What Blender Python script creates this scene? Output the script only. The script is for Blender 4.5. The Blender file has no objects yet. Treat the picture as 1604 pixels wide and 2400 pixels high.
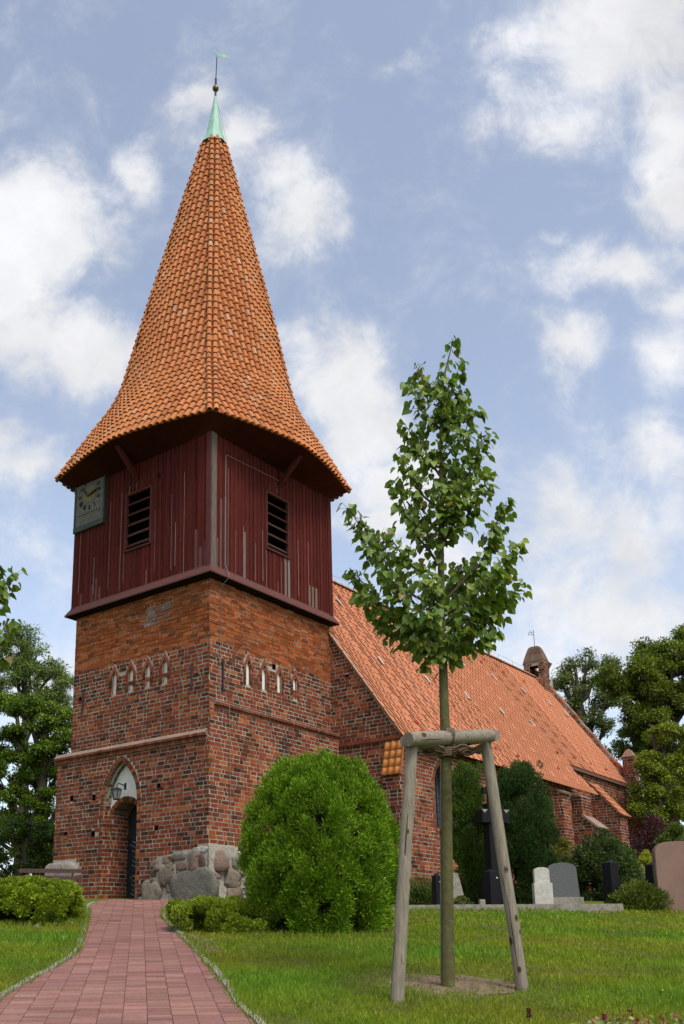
import bpy, bmesh, math, random
import numpy as np
from mathutils import Vector, Matrix, noise as mnoise
R = math.radians
sc = bpy.context.scene
COL = sc.collection
rng = random.Random(7)
nr = np.random.default_rng(11)

# ------------------------------------------------------------------ camera
F_, CX, CY, PITCH = 2316., 573., 1627., R(14.2)       # focal length / principal point of the photograph (1604 x 2400)
EYE = np.array([0., 0., 1.6])
cd = bpy.data.cameras.new('camera'); cam = bpy.data.objects.new('camera', cd); COL.objects.link(cam)
cam.location = EYE; cam.rotation_euler = (R(90) + PITCH, 0, 0)
cd.sensor_fit = 'VERTICAL'; cd.sensor_height = 24; cd.lens = F_ / 2400 * 24
cd.shift_x = (802 - CX) / 2400; cd.shift_y = (CY - 1200) / 2400
cd.clip_start = .1; cd.clip_end = 3000
sc.camera = cam
# ------------------------------------------------------------------ light
SUN_EL, SUN_AZ = 56, 150            # degrees; azimuth clockwise from +Y
SUN_STR, SUN_ANG, SKY_STR, CLOUD_STR = 1.5, 16, .143, .56
sd = bpy.data.lights.new('sun', 'SUN'); sun = bpy.data.objects.new('sun', sd); COL.objects.link(sun)
sd.energy = SUN_STR; sd.angle = R(SUN_ANG); sd.color = (1, .95, .88)
sv = Vector((math.sin(R(SUN_AZ)) * math.cos(R(SUN_EL)), math.cos(R(SUN_AZ)) * math.cos(R(SUN_EL)), math.sin(R(SUN_EL))))
sun.rotation_euler = (-sv).to_track_quat('-Z', 'Y').to_euler()
sc.view_settings.view_transform = 'Standard'; sc.view_settings.look = 'None'
sc.view_settings.exposure = 0.72; sc.view_settings.gamma = 1
sc.render.engine = 'CYCLES'
sc.cycles.max_bounces = 6; sc.cycles.diffuse_bounces = 3; sc.cycles.transmission_bounces = 3
sc.cycles.use_denoising = True
sc.cycles.sample_clamp_indirect = 4

def world_sky():
    w = bpy.data.worlds.new('World'); sc.world = w; w.use_nodes = True
    nt = w.node_tree; N = nt.nodes; Lk = nt.links
    N.clear()
    def nd(t, **k):
        n = N.new(t)
        for a, v in k.items():
            if a.startswith('_'): n.inputs[int(a[1:])].default_value = v
            else: setattr(n, a, v)
        return n
    def math_(op, a, b=None, clamp=False):
        n = nd('ShaderNodeMath', operation=op, use_clamp=clamp)
        for i, x in enumerate((a, b)):
            if x is None: continue
            if isinstance(x, (int, float)): n.inputs[i].default_value = x
            else: Lk.new(x, n.inputs[i])
        return n.outputs[0]
    def vmath(op, a, b=None, out=0):
        n = nd('ShaderNodeVectorMath', operation=op)
        for i, x in enumerate((a, b)):
            if x is None: continue
            if isinstance(x, tuple): n.inputs[i].default_value = x
            else: Lk.new(x, n.inputs[i])
        return n.outputs[out]
    tc = nd('ShaderNodeTexCoord').outputs['Generated']
    cp, sp = math.cos(PITCH), math.sin(PITCH)
    f = math_('MAXIMUM', vmath('DOT_PRODUCT', tc, (0, cp, sp), 1), .06)
    u = math_('DIVIDE', vmath('DOT_PRODUCT', tc, (1, 0, 0), 1), f)
    v = math_('DIVIDE', vmath('DOT_PRODUCT', tc, (0, -sp, cp), 1), f)
    cmb = nd('ShaderNodeCombineXYZ'); Lk.new(u, cmb.inputs[0]); Lk.new(v, cmb.inputs[1])
    P = cmb.outputs[0]
    def noise(vec, scale, detail, rough, dist=0.):
        n = nd('ShaderNodeTexNoise'); n.inputs['Scale'].default_value = scale; n.inputs['Detail'].default_value = detail
        n.inputs['Roughness'].default_value = rough; n.inputs['Distortion'].default_value = dist
        Lk.new(vec, n.inputs['Vector']); return n
    wn = noise(P, 7, 5, .6)
    wv = vmath('SCALE', vmath('SUBTRACT', wn.outputs['Color'], (.5, .5, .5))); wv.node.inputs['Scale'].default_value = .12
    Q = vmath('ADD', P, wv)
    # cumulus banks: centre x, y, radii, strength (pixels of the photograph turned into directions)
    blobs = [(90, 520, 260, 230, 1.5), (20, 620, 200, 330, 1.4), (230, 800, 220, 130, 1.25), (60, 770, 200, 180, 1.1), (320, 860, 150, 120, .8),
             (325, 390, 90, 130, .82), (450, 260, 110, 80, .70), (560, 370, 140, 140, .95), (700, 520, 160, 130, .98), (640, 440, 130, 120, .85),
             (790, 890, 190, 200, 1.3), (830, 1010, 170, 150, 1.2), (960, 1140, 230, 140, 1.2), (720, 800, 120, 110, .95), (880, 1230, 160, 120, 1.0),
             (1500, 80, 360, 250, 1.1), (1230, 90, 170, 130, .70), (1330, 250, 290, 140, .92), (1560, 280, 190, 190, 1.1), (950, 130, 110, 60, .66),
             (1580, 450, 170, 160, 1.1), (1450, 620, 250, 120, 1.2), (1590, 700, 150, 120, .95), (1330, 810, 140, 120, .92), (1560, 860, 150, 170, .8),
             (60, 1090, 150, 110, .95), (20, 1010, 120, 110, .8), (1270, 545, 60, 50, .65), (1100, 1330, 420, 170, .72), (1450, 1240, 360, 260, .80),
             (1420, 1420, 400, 170, 1.0), (1520, 1080, 240, 150, .8), (1250, 1250, 260, 120, .75), (1480, 1330, 260, 120, .9), (1180, 1010, 130, 70, .35), (120, 1650, 320, 220, .7), (1300, 1560, 500, 130, .8)]
    tot = None
    for (x, y, rx, ry, s) in blobs:
        c = ((x - CX) / F_, (CY - y) / F_, 0)
        dv = vmath('MULTIPLY', vmath('SUBTRACT', Q, c), (F_ / rx, F_ / ry, 0))
        mr = nd('ShaderNodeMapRange', interpolation_type='SMOOTHSTEP', clamp=True)
        Lk.new(vmath('LENGTH', dv, None, 1), mr.inputs[0])
        mr.inputs[1].default_value = 0; mr.inputs[2].default_value = 1.25; mr.inputs[3].default_value = s; mr.inputs[4].default_value = 0
        tot = mr.outputs[0] if tot is None else math_('SMOOTH_MAX', tot, mr.outputs[0])
        if tot.node.type == 'MATH': tot.node.inputs[2].default_value = .25
    fb = noise(P, 11, 10, .66, .3).outputs['Fac']
    fb2 = noise(P, 3.2, 6, .55, .2).outputs['Fac']
    d = math_('ADD', tot, math_('MULTIPLY', math_('SUBTRACT', fb, .5), 2.1))
    d = math_('ADD', d, math_('MULTIPLY', math_('SUBTRACT', fb2, .5), .7))
    mr = nd('ShaderNodeMapRange', interpolation_type='SMOOTHSTEP', clamp=True)
    Lk.new(d, mr.inputs[0]); mr.inputs[1].default_value = .06; mr.inputs[2].default_value = 1.05
    mr2 = nd('ShaderNodeMapRange', interpolation_type='SMOOTHSTEP', clamp=True); Lk.new(d, mr2.inputs[0]); mr2.inputs[1].default_value = .14; mr2.inputs[2].default_value = 1.10
    mask = math_('ADD', math_('MAXIMUM', math_('MULTIPLY', mr.outputs[0], .60), math_('MULTIPLY', mr2.outputs[0], .95)), .045, True)
    sky = nd('ShaderNodeTexSky', sky_type='NISHITA', sun_disc=False)
    sky.sun_elevation = R(SUN_EL); sky.sun_rotation = R(SUN_AZ)
    sky.air_density = 1.0; sky.dust_density = 2.2; sky.ozone_density = 1.2; sky.altitude = 50
    hs = nd('ShaderNodeHueSaturation'); hs.inputs['Saturation'].default_value = .74
    Lk.new(sky.outputs[0], hs.inputs['Color'])
    b1 = nd('ShaderNodeBackground'); Lk.new(hs.outputs[0], b1.inputs[0]); b1.inputs[1].default_value = SKY_STR
    cr = nd('ShaderNodeMapRange', clamp=True)
    Lk.new(noise(Q, 5, 6, .6).outputs['Fac'], cr.inputs[0]); cr.inputs[1].default_value = .3; cr.inputs[2].default_value = .62
    cr.inputs[3].default_value = .80; cr.inputs[4].default_value = 1.08
    b2 = nd('ShaderNodeBackground'); b2.inputs[0].default_value = (.97, .975, 1, 1)
    Lk.new(math_('MULTIPLY', cr.outputs[0], CLOUD_STR), b2.inputs[1])
    mx = nd('ShaderNodeMixShader'); Lk.new(mask, mx.inputs[0]); Lk.new(b1.outputs[0], mx.inputs[1]); Lk.new(b2.outputs[0], mx.inputs[2])
    out = nd('ShaderNodeOutputWorld'); Lk.new(mx.outputs[0], out.inputs[0])
    w.cycles.sampling_method = 'MANUAL'; w.cycles.sample_map_resolution = 512
world_sky()

# ------------------------------------------------------------------ layout helpers: a pixel of the photograph to a point of the place
S_ = .743
YAW = R(49.9)
AX = np.array([-1.61, 37.11]) * S_
A_ = np.array([math.cos(YAW), math.sin(YAW)]); B_ = np.array([-math.sin(YAW), math.cos(YAW)])
def ray(px, py):
    u = (px - CX) / F_; v = (py - CY) / F_
    return np.array([u, math.cos(PITCH) + v * math.sin(PITCH), math.sin(PITCH) - v * math.cos(PITCH)])
def at(px, py, Y):
    d = ray(px, py); return EYE + d * Y / d[1]
def gz(x, y):
    y = np.asarray(y, float)
    return np.where(y <= 23, .1 + .105 * np.clip(y, -25, 23), 2.515 + .63 * (1 - np.exp(-(np.maximum(y, 23) - 23) / 6)))
def onground(px, py):
    d = ray(px, py); t = (.1 - 1.6) / (d[2] - .105 * d[1]); p = EYE + d * t
    return np.array([p[0], p[1], float(gz(p[0], p[1]))])
def onroof(px, py, b0, z0, sl):
    r = ray(px, py); o = EYE[:2] - AX; ob = np.array([o @ B_, EYE[2]]); rb = np.array([r[:2] @ B_, r[2]])
    nn = np.array([-math.sin(sl), math.cos(sl)]); t = ((np.array([b0, z0]) - ob) @ nn) / (rb @ nn)
    p = EYE + t * r; q = p[:2] - AX; return np.array([q @ A_, q @ B_, p[2]])
def L2W(a, b, z): q = AX + a * A_ + b * B_; return np.array([q[0], q[1], z])

# ------------------------------------------------------------------ materials
MATS = {}
def mat(name, col=None, rough=.85, var=.25, vscale=8., stain=None, bump=0., bscale=30., spec=.3, trans=0., metal=0., stretch=None, var2=0., v2scale=1.5):
    """Principled surface; colour from the face attribute 'col' (col=None) or a constant, broken up by object-space noise."""
    m = bpy.data.materials.new(name); m.use_nodes = True; nt = m.node_tree; N = nt.nodes; K = nt.links
    p = N['Principled BSDF']; p.inputs['Roughness'].default_value = rough; p.inputs['Metallic'].default_value = metal
    p.inputs['Specular IOR Level'].default_value = spec
    if col is None:
        a = N.new('ShaderNodeAttribute'); a.attribute_name = 'col'; c = a.outputs['Color']
    else:
        a = N.new('ShaderNodeRGB'); a.outputs[0].default_value = (*col, 1); c = a.outputs[0]
    tc = N.new('ShaderNodeTexCoord'); vec = tc.outputs['Object']
    if stretch:
        mp = N.new('ShaderNodeMapping'); mp.inputs['Scale'].default_value = stretch; K.new(vec, mp.inputs[0]); vec = mp.outputs[0]
    def nz(scale, detail=6, rough_=.62):
        n = N.new('ShaderNodeTexNoise'); n.inputs['Scale'].default_value = scale; n.inputs['Detail'].default_value = detail
        n.inputs['Roughness'].default_value = rough_; K.new(vec, n.inputs['Vector']); return n.outputs['Fac']
    def mulvar(c, fac, amt):
        mr = N.new('ShaderNodeMapRange'); mr.inputs[1].default_value = .28; mr.inputs[2].default_value = .72
        mr.inputs[3].default_value = 1 - amt; mr.inputs[4].default_value = 1 + amt; K.new(fac, mr.inputs[0])
        mx = N.new('ShaderNodeVectorMath'); mx.operation = 'SCALE'; K.new(c, mx.inputs[0]); K.new(mr.outputs[0], mx.inputs['Scale'])
        return mx.outputs[0]
    if var: c = mulvar(c, nz(vscale), var)
    if var2: c = mulvar(c, nz(v2scale, 4), var2)
    if stain:
        scol, sscale, lo, hi = stain
        mr = N.new('ShaderNodeMapRange'); mr.inputs[1].default_value = lo; mr.inputs[2].default_value = hi; K.new(nz(sscale, 8, .65), mr.inputs[0])
        mx = N.new('ShaderNodeMix'); mx.data_type = 'RGBA'; K.new(mr.outputs[0], mx.inputs['Factor']); K.new(c, mx.inputs['A']); mx.inputs['B'].default_value = (*scol, 1)
        c = mx.outputs['Result']
    K.new(c, p.inputs['Base Color'])
    if bump:
        b = N.new('ShaderNodeBump'); b.inputs['Strength'].default_value = 1; b.inputs['Distance'].default_value = bump
        K.new(nz(bscale), b.inputs['Height']); K.new(b.outputs[0], p.inputs['Normal'])
    if trans:
        t = N.new('ShaderNodeBsdfTranslucent'); mxs = N.new('ShaderNodeMixShader'); mxs.inputs[0].default_value = trans
        vs = N.new('ShaderNodeVectorMath'); vs.operation = 'MULTIPLY'; K.new(c, vs.inputs[0]); vs.inputs[1].default_value = (1.5, 1.6, .7)
        K.new(vs.outputs[0], t.inputs[0])
        K.new(p.outputs[0], mxs.inputs[1]); K.new(t.outputs[0], mxs.inputs[2]); K.new(mxs.outputs[0], N['Material Output'].inputs[0])
    MATS[name] = m; return m
mat('brick', None, .92, .24, 22, stain=((.075, .055, .042), 1.1, .60, .95), bump=.004, bscale=60, spec=.04, var2=.18, v2scale=1.1)
mat('tile', None, .8, .12, 14, var2=.14, v2scale=.5, stain=((.26, .16, .09), 6, .68, .9), bump=.002, bscale=60, spec=.06)
mat('nave_tile', None, .8, .10, 10, stain=((.38, .14, .07), 1.2, .62, 1.1), spec=.05, var2=.05, v2scale=.6)
mat('redwood', None, .8, .30, 6, bump=.003, bscale=40, spec=.03, stretch=(6, 6, .5))
mat('greywood', None, .85, .30, 7, bump=.004, bscale=45, spec=.15, stretch=(6, 6, .5))
mat('postwood', None, .85, .36, 8, stain=((.17, .13, .085), 5, .58, .80), bump=.004, bscale=60, spec=.15, stretch=(7, 7, .6))
mat('barwood', None, .85, .36, 8, stain=((.14, .105, .07), 5, .55, .78), bump=.004, bscale=60, spec=.15, stretch=(.8, 7, 7))
mat('bark', (.088, .082, .034), .9, .30, 14, stain=((.15, .14, .075), 9, .55, .72), bump=.004, bscale=50, spec=.1)
mat('twig', (.05, .042, .026), .9, .3, 20)
mat('copper', (.25, .44, .34), .6, .2, 5, stain=((.45, .36, .16), 3, .60, .8), spec=.4)
mat('bronze', (.16, .12, .05), .35, .2, 8, metal=.7)
mat('iron', (.012, .012, .014), .6, .2, 20, spec=.4)
mat('wire', (.19, .18, .17), .5, .1, 20, spec=.4)
mat('plaster', (.68, .655, .59), .95, .14, 5, stain=((.36, .33, .28), 4, .58, .85), bump=.004, bscale=25, spec=.1)
mat('dark', (.012, .010, .009), .9, .2, 5, spec=.1)
mat('glass', (.02, .025, .03), .15, .1, 5, spec=.6)
mat('stone', None, .9, .30, 7, stain=((.10, .095, .07), 4, .52, .74), bump=.03, bscale=14, spec=.08)
mat('granite_red', (.215, .13, .098), .75, .30, 70, stain=((.15, .10, .085), 60, .55, .7), bump=.002, bscale=120, spec=.25, var2=.12, v2scale=2)
mat('granite_grey', (.10, .105, .10), .75, .35, 60, bump=.012, bscale=25, spec=.25)
mat('granite_black', (.009, .009, .010), .6, .25, 20, spec=.12)
mat('white_stone', (.46, .44, .38), .9, .22, 12, stain=((.26, .25, .20), 6, .55, .8), bump=.003, bscale=50, spec=.15)
mat('concrete', (.27, .245, .20), .92, .25, 12, stain=((.13, .125, .085), 5, .5, .75), bump=.004, bscale=60, spec=.15)
mat('paver', None, .9, .18, 30, stain=((.15, .10, .078), 2.0, .58, .85), bump=.002, bscale=90, spec=.15, var2=.12, v2scale=.7)
mat('soil', (.20, .145, .09), .95, .35, 14, stain=((.10, .085, .04), 5, .5, .72), bump=.02, bscale=30, spec=.1)
mat('ground', (.095, .125, .010), .95, .30, 5, stain=((.13, .125, .04), 1.6, .52, .75), bump=.015, bscale=20, spec=.1)
mat('leaf', None, .48, .15, 20, trans=.30, spec=.32)
mat('needle', None, .7, .15, 9, trans=.15, spec=.15)
mat('thuja', None, .75, .2, 5, trans=.04, spec=.12)
mat('blade', None, .65, .1, 9, trans=.30, spec=.2)
mat('gold', (.17, .135, .05), .7, .25, 12, spec=.3)
mat('clock_board', (.125, .12, .105), .85, .45, 7, stain=((.34, .33, .30), 6, .56, .72), stretch=(6, 6, .7), spec=.15)
mat('clock_rim', (.042, .052, .042), .7, .3, 8)
mat('doorblack', (.013, .016, .018), .5, .3, 9, spec=.35)
mat('doorline', (.22, .24, .25), .6, .3, 9, spec=.3)
mat('benchwood', (.055, .026, .018), .7, .3, 8)
mat('rope', (.13, .095, .065), .95, .45, 40, bump=.006, bscale=90)
mat('lampglass', (.16, .165, .15), .25, .15, 10, spec=.5)
mat('petal', None, .7, .2, 30, trans=.2)

# ------------------------------------------------------------------ mesh helpers
def mk(name, V, loops, tot, cols, mats, parent=None, midx=None, smooth=None, loc=None):
    me = bpy.data.meshes.new(name); V = np.asarray(V, np.float32); loops = np.asarray(loops, np.int32); tot = np.asarray(tot, np.int32)
    me.vertices.add(len(V)); me.vertices.foreach_set('co', V.ravel())
    me.loops.add(len(loops)); me.loops.foreach_set('vertex_index', loops)
    me.polygons.add(len(tot)); st = np.zeros(len(tot), np.int32); st[1:] = np.cumsum(tot)[:-1]
    me.polygons.foreach_set('loop_start', st); me.polygons.foreach_set('loop_total', tot)
    if midx is not None: me.polygons.foreach_set('material_index', np.asarray(midx, np.int32))
    me.update(calc_edges=True)
    if smooth is not None: me.polygons.foreach_set('use_smooth', np.asarray(smooth, bool))
    if cols is not None:
        at_ = me.attributes.new('col', 'FLOAT_COLOR', 'FACE'); c = np.ones((len(tot), 4), np.float32); c[:, :3] = cols
        at_.data.foreach_set('color', c.ravel())
    me.validate(clean_customdata=False)
    for m in (mats if isinstance(mats, (list, tuple)) else [mats]): me.materials.append(MATS[m])
    o = bpy.data.objects.new(name, me); COL.objects.link(o)
    if parent: o.parent = parent
    if loc is not None: o.location = loc
    return o
class MB:
    def __init__(s): s.v = []; s.l = []; s.t = []; s.c = []; s.m = []; s.s = []
    def add(s, vs, fs, col=(1, 1, 1), m=0, smooth=False):
        k = len(s.v); s.v.extend(tuple(map(float, q)) for q in vs)
        for i, f in enumerate(fs):
            s.l.extend(k + j for j in f); s.t.append(len(f)); s.c.append(col[i] if isinstance(col, list) else col); s.m.append(m); s.s.append(smooth)
    def quad(s, a, b, c, d, col=(1, 1, 1), m=0): s.add([a, b, c, d], [(0, 1, 2, 3)], col, m)
    def box(s, lo, hi, col=(1, 1, 1), m=0):
        (x0, y0, z0), (x1, y1, z1) = lo, hi
        s.add([(x0, y0, z0), (x1, y0, z0), (x1, y1, z0), (x0, y1, z0), (x0, y0, z1), (x1, y0, z1), (x1, y1, z1), (x0, y1, z1)],
              [(0, 3, 2, 1), (4, 5, 6, 7), (0, 1, 5, 4), (1, 2, 6, 5), (2, 3, 7, 6), (3, 0, 4, 7)], col, m)
    def obox(s, P, U, V, W, col=(1, 1, 1), m=0):
        P, U, V, W = map(np.asarray, (P, U, V, W))
        c = [P, P + U, P + U + V, P + V, P + W, P + U + W, P + U + V + W, P + V + W]
        f = [(0, 3, 2, 1), (4, 5, 6, 7), (0, 1, 5, 4), (1, 2, 6, 5), (2, 3, 7, 6), (3, 0, 4, 7)]
        if np.dot(np.cross(U, V), W) < 0: f = [q[::-1] for q in f]
        s.add(c, f, col, m)
    def prism(s, poly, d, col=(1, 1, 1), m=0):
        """planar polygon (3D points) pushed along d"""
        n = len(poly); P = [np.asarray(p, float) for p in poly]; d = np.asarray(d, float)
        nrm = sum(np.cross(P[i] - P[0], P[(i + 1) % n] - P[0]) for i in range(n))
        fs = [tuple(range(n))[::-1], tuple(range(n, 2 * n))] + [(i, (i + 1) % n, n + (i + 1) % n, n + i) for i in range(n)]
        if np.dot(nrm, d) < 0: fs = [f[::-1] for f in fs]
        s.add(P + [p + d for p in P], fs, col, m)
    def tube(s, pts, rad, n=8, col=(1, 1, 1), m=0, cap=True):
        pts = [np.asarray(p, float) for p in pts]
        if not hasattr(rad, '__len__'): rad = [rad] * len(pts)
        vs = []; u = None
        for i, p in enumerate(pts):
            t = pts[min(i + 1, len(pts) - 1)] - pts[max(i - 1, 0)]; t = t / (np.linalg.norm(t) + 1e-9)
            if u is None: u = np.cross(t, [0, 0, 1.] if abs(t[2]) < .9 else [1., 0, 0])
            u = u - t * (u @ t); u /= np.linalg.norm(u) + 1e-9; w = np.cross(t, u)
            for k in range(n):
                a = 2 * math.pi * k / n; vs.append(p + rad[i] * (math.cos(a) * u + math.sin(a) * w))
        fs = [(i * n + k, i * n + (k + 1) % n, (i + 1) * n + (k + 1) % n, (i + 1) * n + k) for i in range(len(pts) - 1) for k in range(n)]
        s.add(vs, fs, col, m, True)
        if cap:
            s.add(vs[:n], [tuple(range(n))[::-1]], col, m); s.add(vs[-n:], [tuple(range(n))], col, m)
    def lathe(s, prof, c, n=16, col=(1, 1, 1), m=0, smooth=True, lean=(0, 0)):
        vs = []
        for r, z in prof:
            for k in range(n):
                a = 2 * math.pi * k / n; vs.append((c[0] + r * math.cos(a), c[1] + r * math.sin(a), c[2] + z))
        fs = [(i * n + k, i * n + (k + 1) % n, (i + 1) * n + (k + 1) % n, (i + 1) * n + k) for i in range(len(prof) - 1) for k in range(n)]
        s.add(vs, fs, col, m, smooth); s.add(vs[:n], [tuple(range(n))[::-1]], col, m); s.add(vs[-n:], [tuple(range(n))], col, m)
    def build(s, name, mats, parent=None, loc=None): return mk(name, s.v, s.l, s.t, s.c, mats, parent, s.m, s.s, loc)
def tag(o, label=None, cat=None, group=None, kind=None):
    if label: o['label'] = label
    if cat: o['category'] = cat
    if group: o['group'] = group
    if kind: o['kind'] = kind
    return o
def thing(name, label, cat, loc=(0, 0, 0), rz=0., group=None):
    o = bpy.data.objects.new(name, None); COL.objects.link(o); o.location = loc; o.rotation_euler = (0, 0, rz); o.empty_display_size = .2
    return tag(o, label, cat, group)
def copy_tree(o, parent=None):
    c = o.copy(); COL.objects.link(c)
    if parent: c.parent = parent
    for ch in list(o.children): copy_tree(ch, c)
    return c
def jit(c, s=.1):
    k = 1 + rng.uniform(-s, s); return tuple(max(0, x * k * (1 + rng.uniform(-s, s) * .35)) for x in c)
def unit(v): return v / (np.linalg.norm(v, axis=-1, keepdims=True) + 1e-9)

# ------------------------------------------------------------------ ground
def ground():
    xs = np.concatenate([np.linspace(-900, -40, 12), np.linspace(-34, 60, 190), np.linspace(66, 900, 12)])
    ys = np.concatenate([np.linspace(-60, 4, 12), np.linspace(4.5, 60, 200), np.linspace(64, 1500, 16)])
    X, Y = np.meshgrid(xs, ys); Z = gz(X, Y) + .012 * np.sin(X * 2.1 + 1) * np.sin(Y * 1.7) - .02
    V = np.stack([X, Y, Z], -1).reshape(-1, 3); nx, ny = len(xs), len(ys)
    i = np.arange(nx - 1)[None, :] + nx * np.arange(ny - 1)[:, None]
    q = np.stack([i, i + 1, i + nx + 1, i + nx], -1).reshape(-1)
    tag(mk('lawn_ground', V, q, np.full(len(q) // 4, 4), None, 'ground', smooth=np.ones(len(q) // 4, bool)), kind='structure')
ground()
# path outline in ground metres (left and right edge from near to far)
LPX = [(-150, 2480), (0, 2345), (82, 2296), (138, 2268), (186, 2233), (196, 2197), (207, 2156), (211, 2122)]
RPX = [(640, 2450), (592, 2395), (551, 2355), (531, 2319), (490, 2268), (454, 2227), (423, 2197), (380, 2153), (386, 2124)]
def edge(px):
    P = np.array([onground(*p)[:2] for p in px]); return P
LE, RE = edge(LPX), edge(RPX)
def ex(E, y): return np.interp(y, E[:, 1], E[:, 0])
PY0, PY1 = 6.6, 23.4
def on_path(x, y, pad=0.): return (x > ex(LE, y) - pad) & (x < ex(RE, y) + pad) & (y < PY1 + .8)
def path():
    mb = MB(); base = MB()
    ny = 60; ysb = np.linspace(PY0 - 2, PY1 + .9, ny)
    for i in range(ny - 1):
        y0, y1 = ysb[i], ysb[i + 1]
        base.quad((ex(LE, y0), y0, gz(0, y0) + .002), (ex(RE, y0), y0, gz(0, y0) + .002), (ex(RE, y1), y1, gz(0, y1) + .002), (ex(LE, y1), y1, gz(0, y1) + .002), (.055, .055, .024))
    # columns of pavers run along the path's own direction
    p0, p1 = np.array([-1.05, 8.0]), np.array([-2.62, 23.0]); d = (p1 - p0) / np.linalg.norm(p1 - p0); n = np.array([d[1], -d[0]])
    w, l, g = .205, .105, .0026
    cols_ = [(.238, .120, .095), (.222, .109, .086), (.25, .130, .106), (.21, .103, .08)]
    for k in range(-26, 16):
        off = rng.uniform(0, l)
        for j in range(-14, 160):
            c = p0 + d * (j * l + off + (l / 2 if k % 2 else 0)) + n * (k * w)
            q = [c + n * sx * (w / 2 - g) + d * sy * (l / 2 - g * .25) for sx, sy in ((-1, -1), (1, -1), (1, 1), (-1, 1))]
            if c[1] > PY1 + .75 or c[1] < PY0 - 1.5: continue
            ins = [ex(LE, p[1]) < p[0] < ex(RE, p[1]) for p in q]
            if not any(ins): continue
            if not all(ins):
                q = [np.array([min(max(p[0], ex(LE, p[1]) + .002), ex(RE, p[1]) - .002), p[1]]) for p in q]
            h = .014 + rng.uniform(-.003, .003); tl = rng.uniform(-.003, .003)
            top = [(p[0], p[1], gz(0, p[1]) + h + (tl if i < 2 else -tl)) for i, p in enumerate(q)]
            bot = [(p[0] * 1, p[1], gz(0, p[1])) for p in q]
            mb.add(top + bot, [(0, 1, 2, 3), (0, 4, 5, 1), (1, 5, 6, 2), (2, 6, 7, 3), (3, 7, 4, 0)], jit(rng.choice(cols_), .15))
    o = base.build('path_bed', 'paver'); tag(o, kind='structure'); o = mb.build('path', 'paver'); tag(o, kind='structure')
    for nm, E, s in (('path_edging', LE, -1), ('path_edging', RE, 1)):
        eb = MB(); y = PY0
        while y < PY1 - .5:
            l = rng.uniform(.45, .8); y1 = min(y + l, PY1 - .4); x0, x1 = ex(E, y), ex(E, y1)
            h0 = .028 + rng.uniform(-.012, .014); wd = rng.uniform(.05, .075) * s; dx = rng.uniform(-.006, .006)
            P = [(x0 + dx, y + .008, gz(0, y) - .05), (x1 + dx, y1 - .008, gz(0, y1) - .05)]
            eb.obox(P[0], np.array(P[1]) - P[0], (wd, 0, 0), (0, 0, h0 + .05)); y = y1
        tag(eb.build(nm, 'concrete'), kind='structure')
    th = MB(); a = L2W(-3.05, 1.35, 0); b = L2W(-3.05, -.95, 0); o1 = L2W(-3.22, 1.35, 0) - a
    th.obox((a[0], a[1], 2.50), (b[0] - a[0], b[1] - a[1], -.06), (o1[0], o1[1], 0), (0, 0, .125)); tag(th.build('threshold_kerb', 'concrete'), kind='structure')
path()

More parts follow.
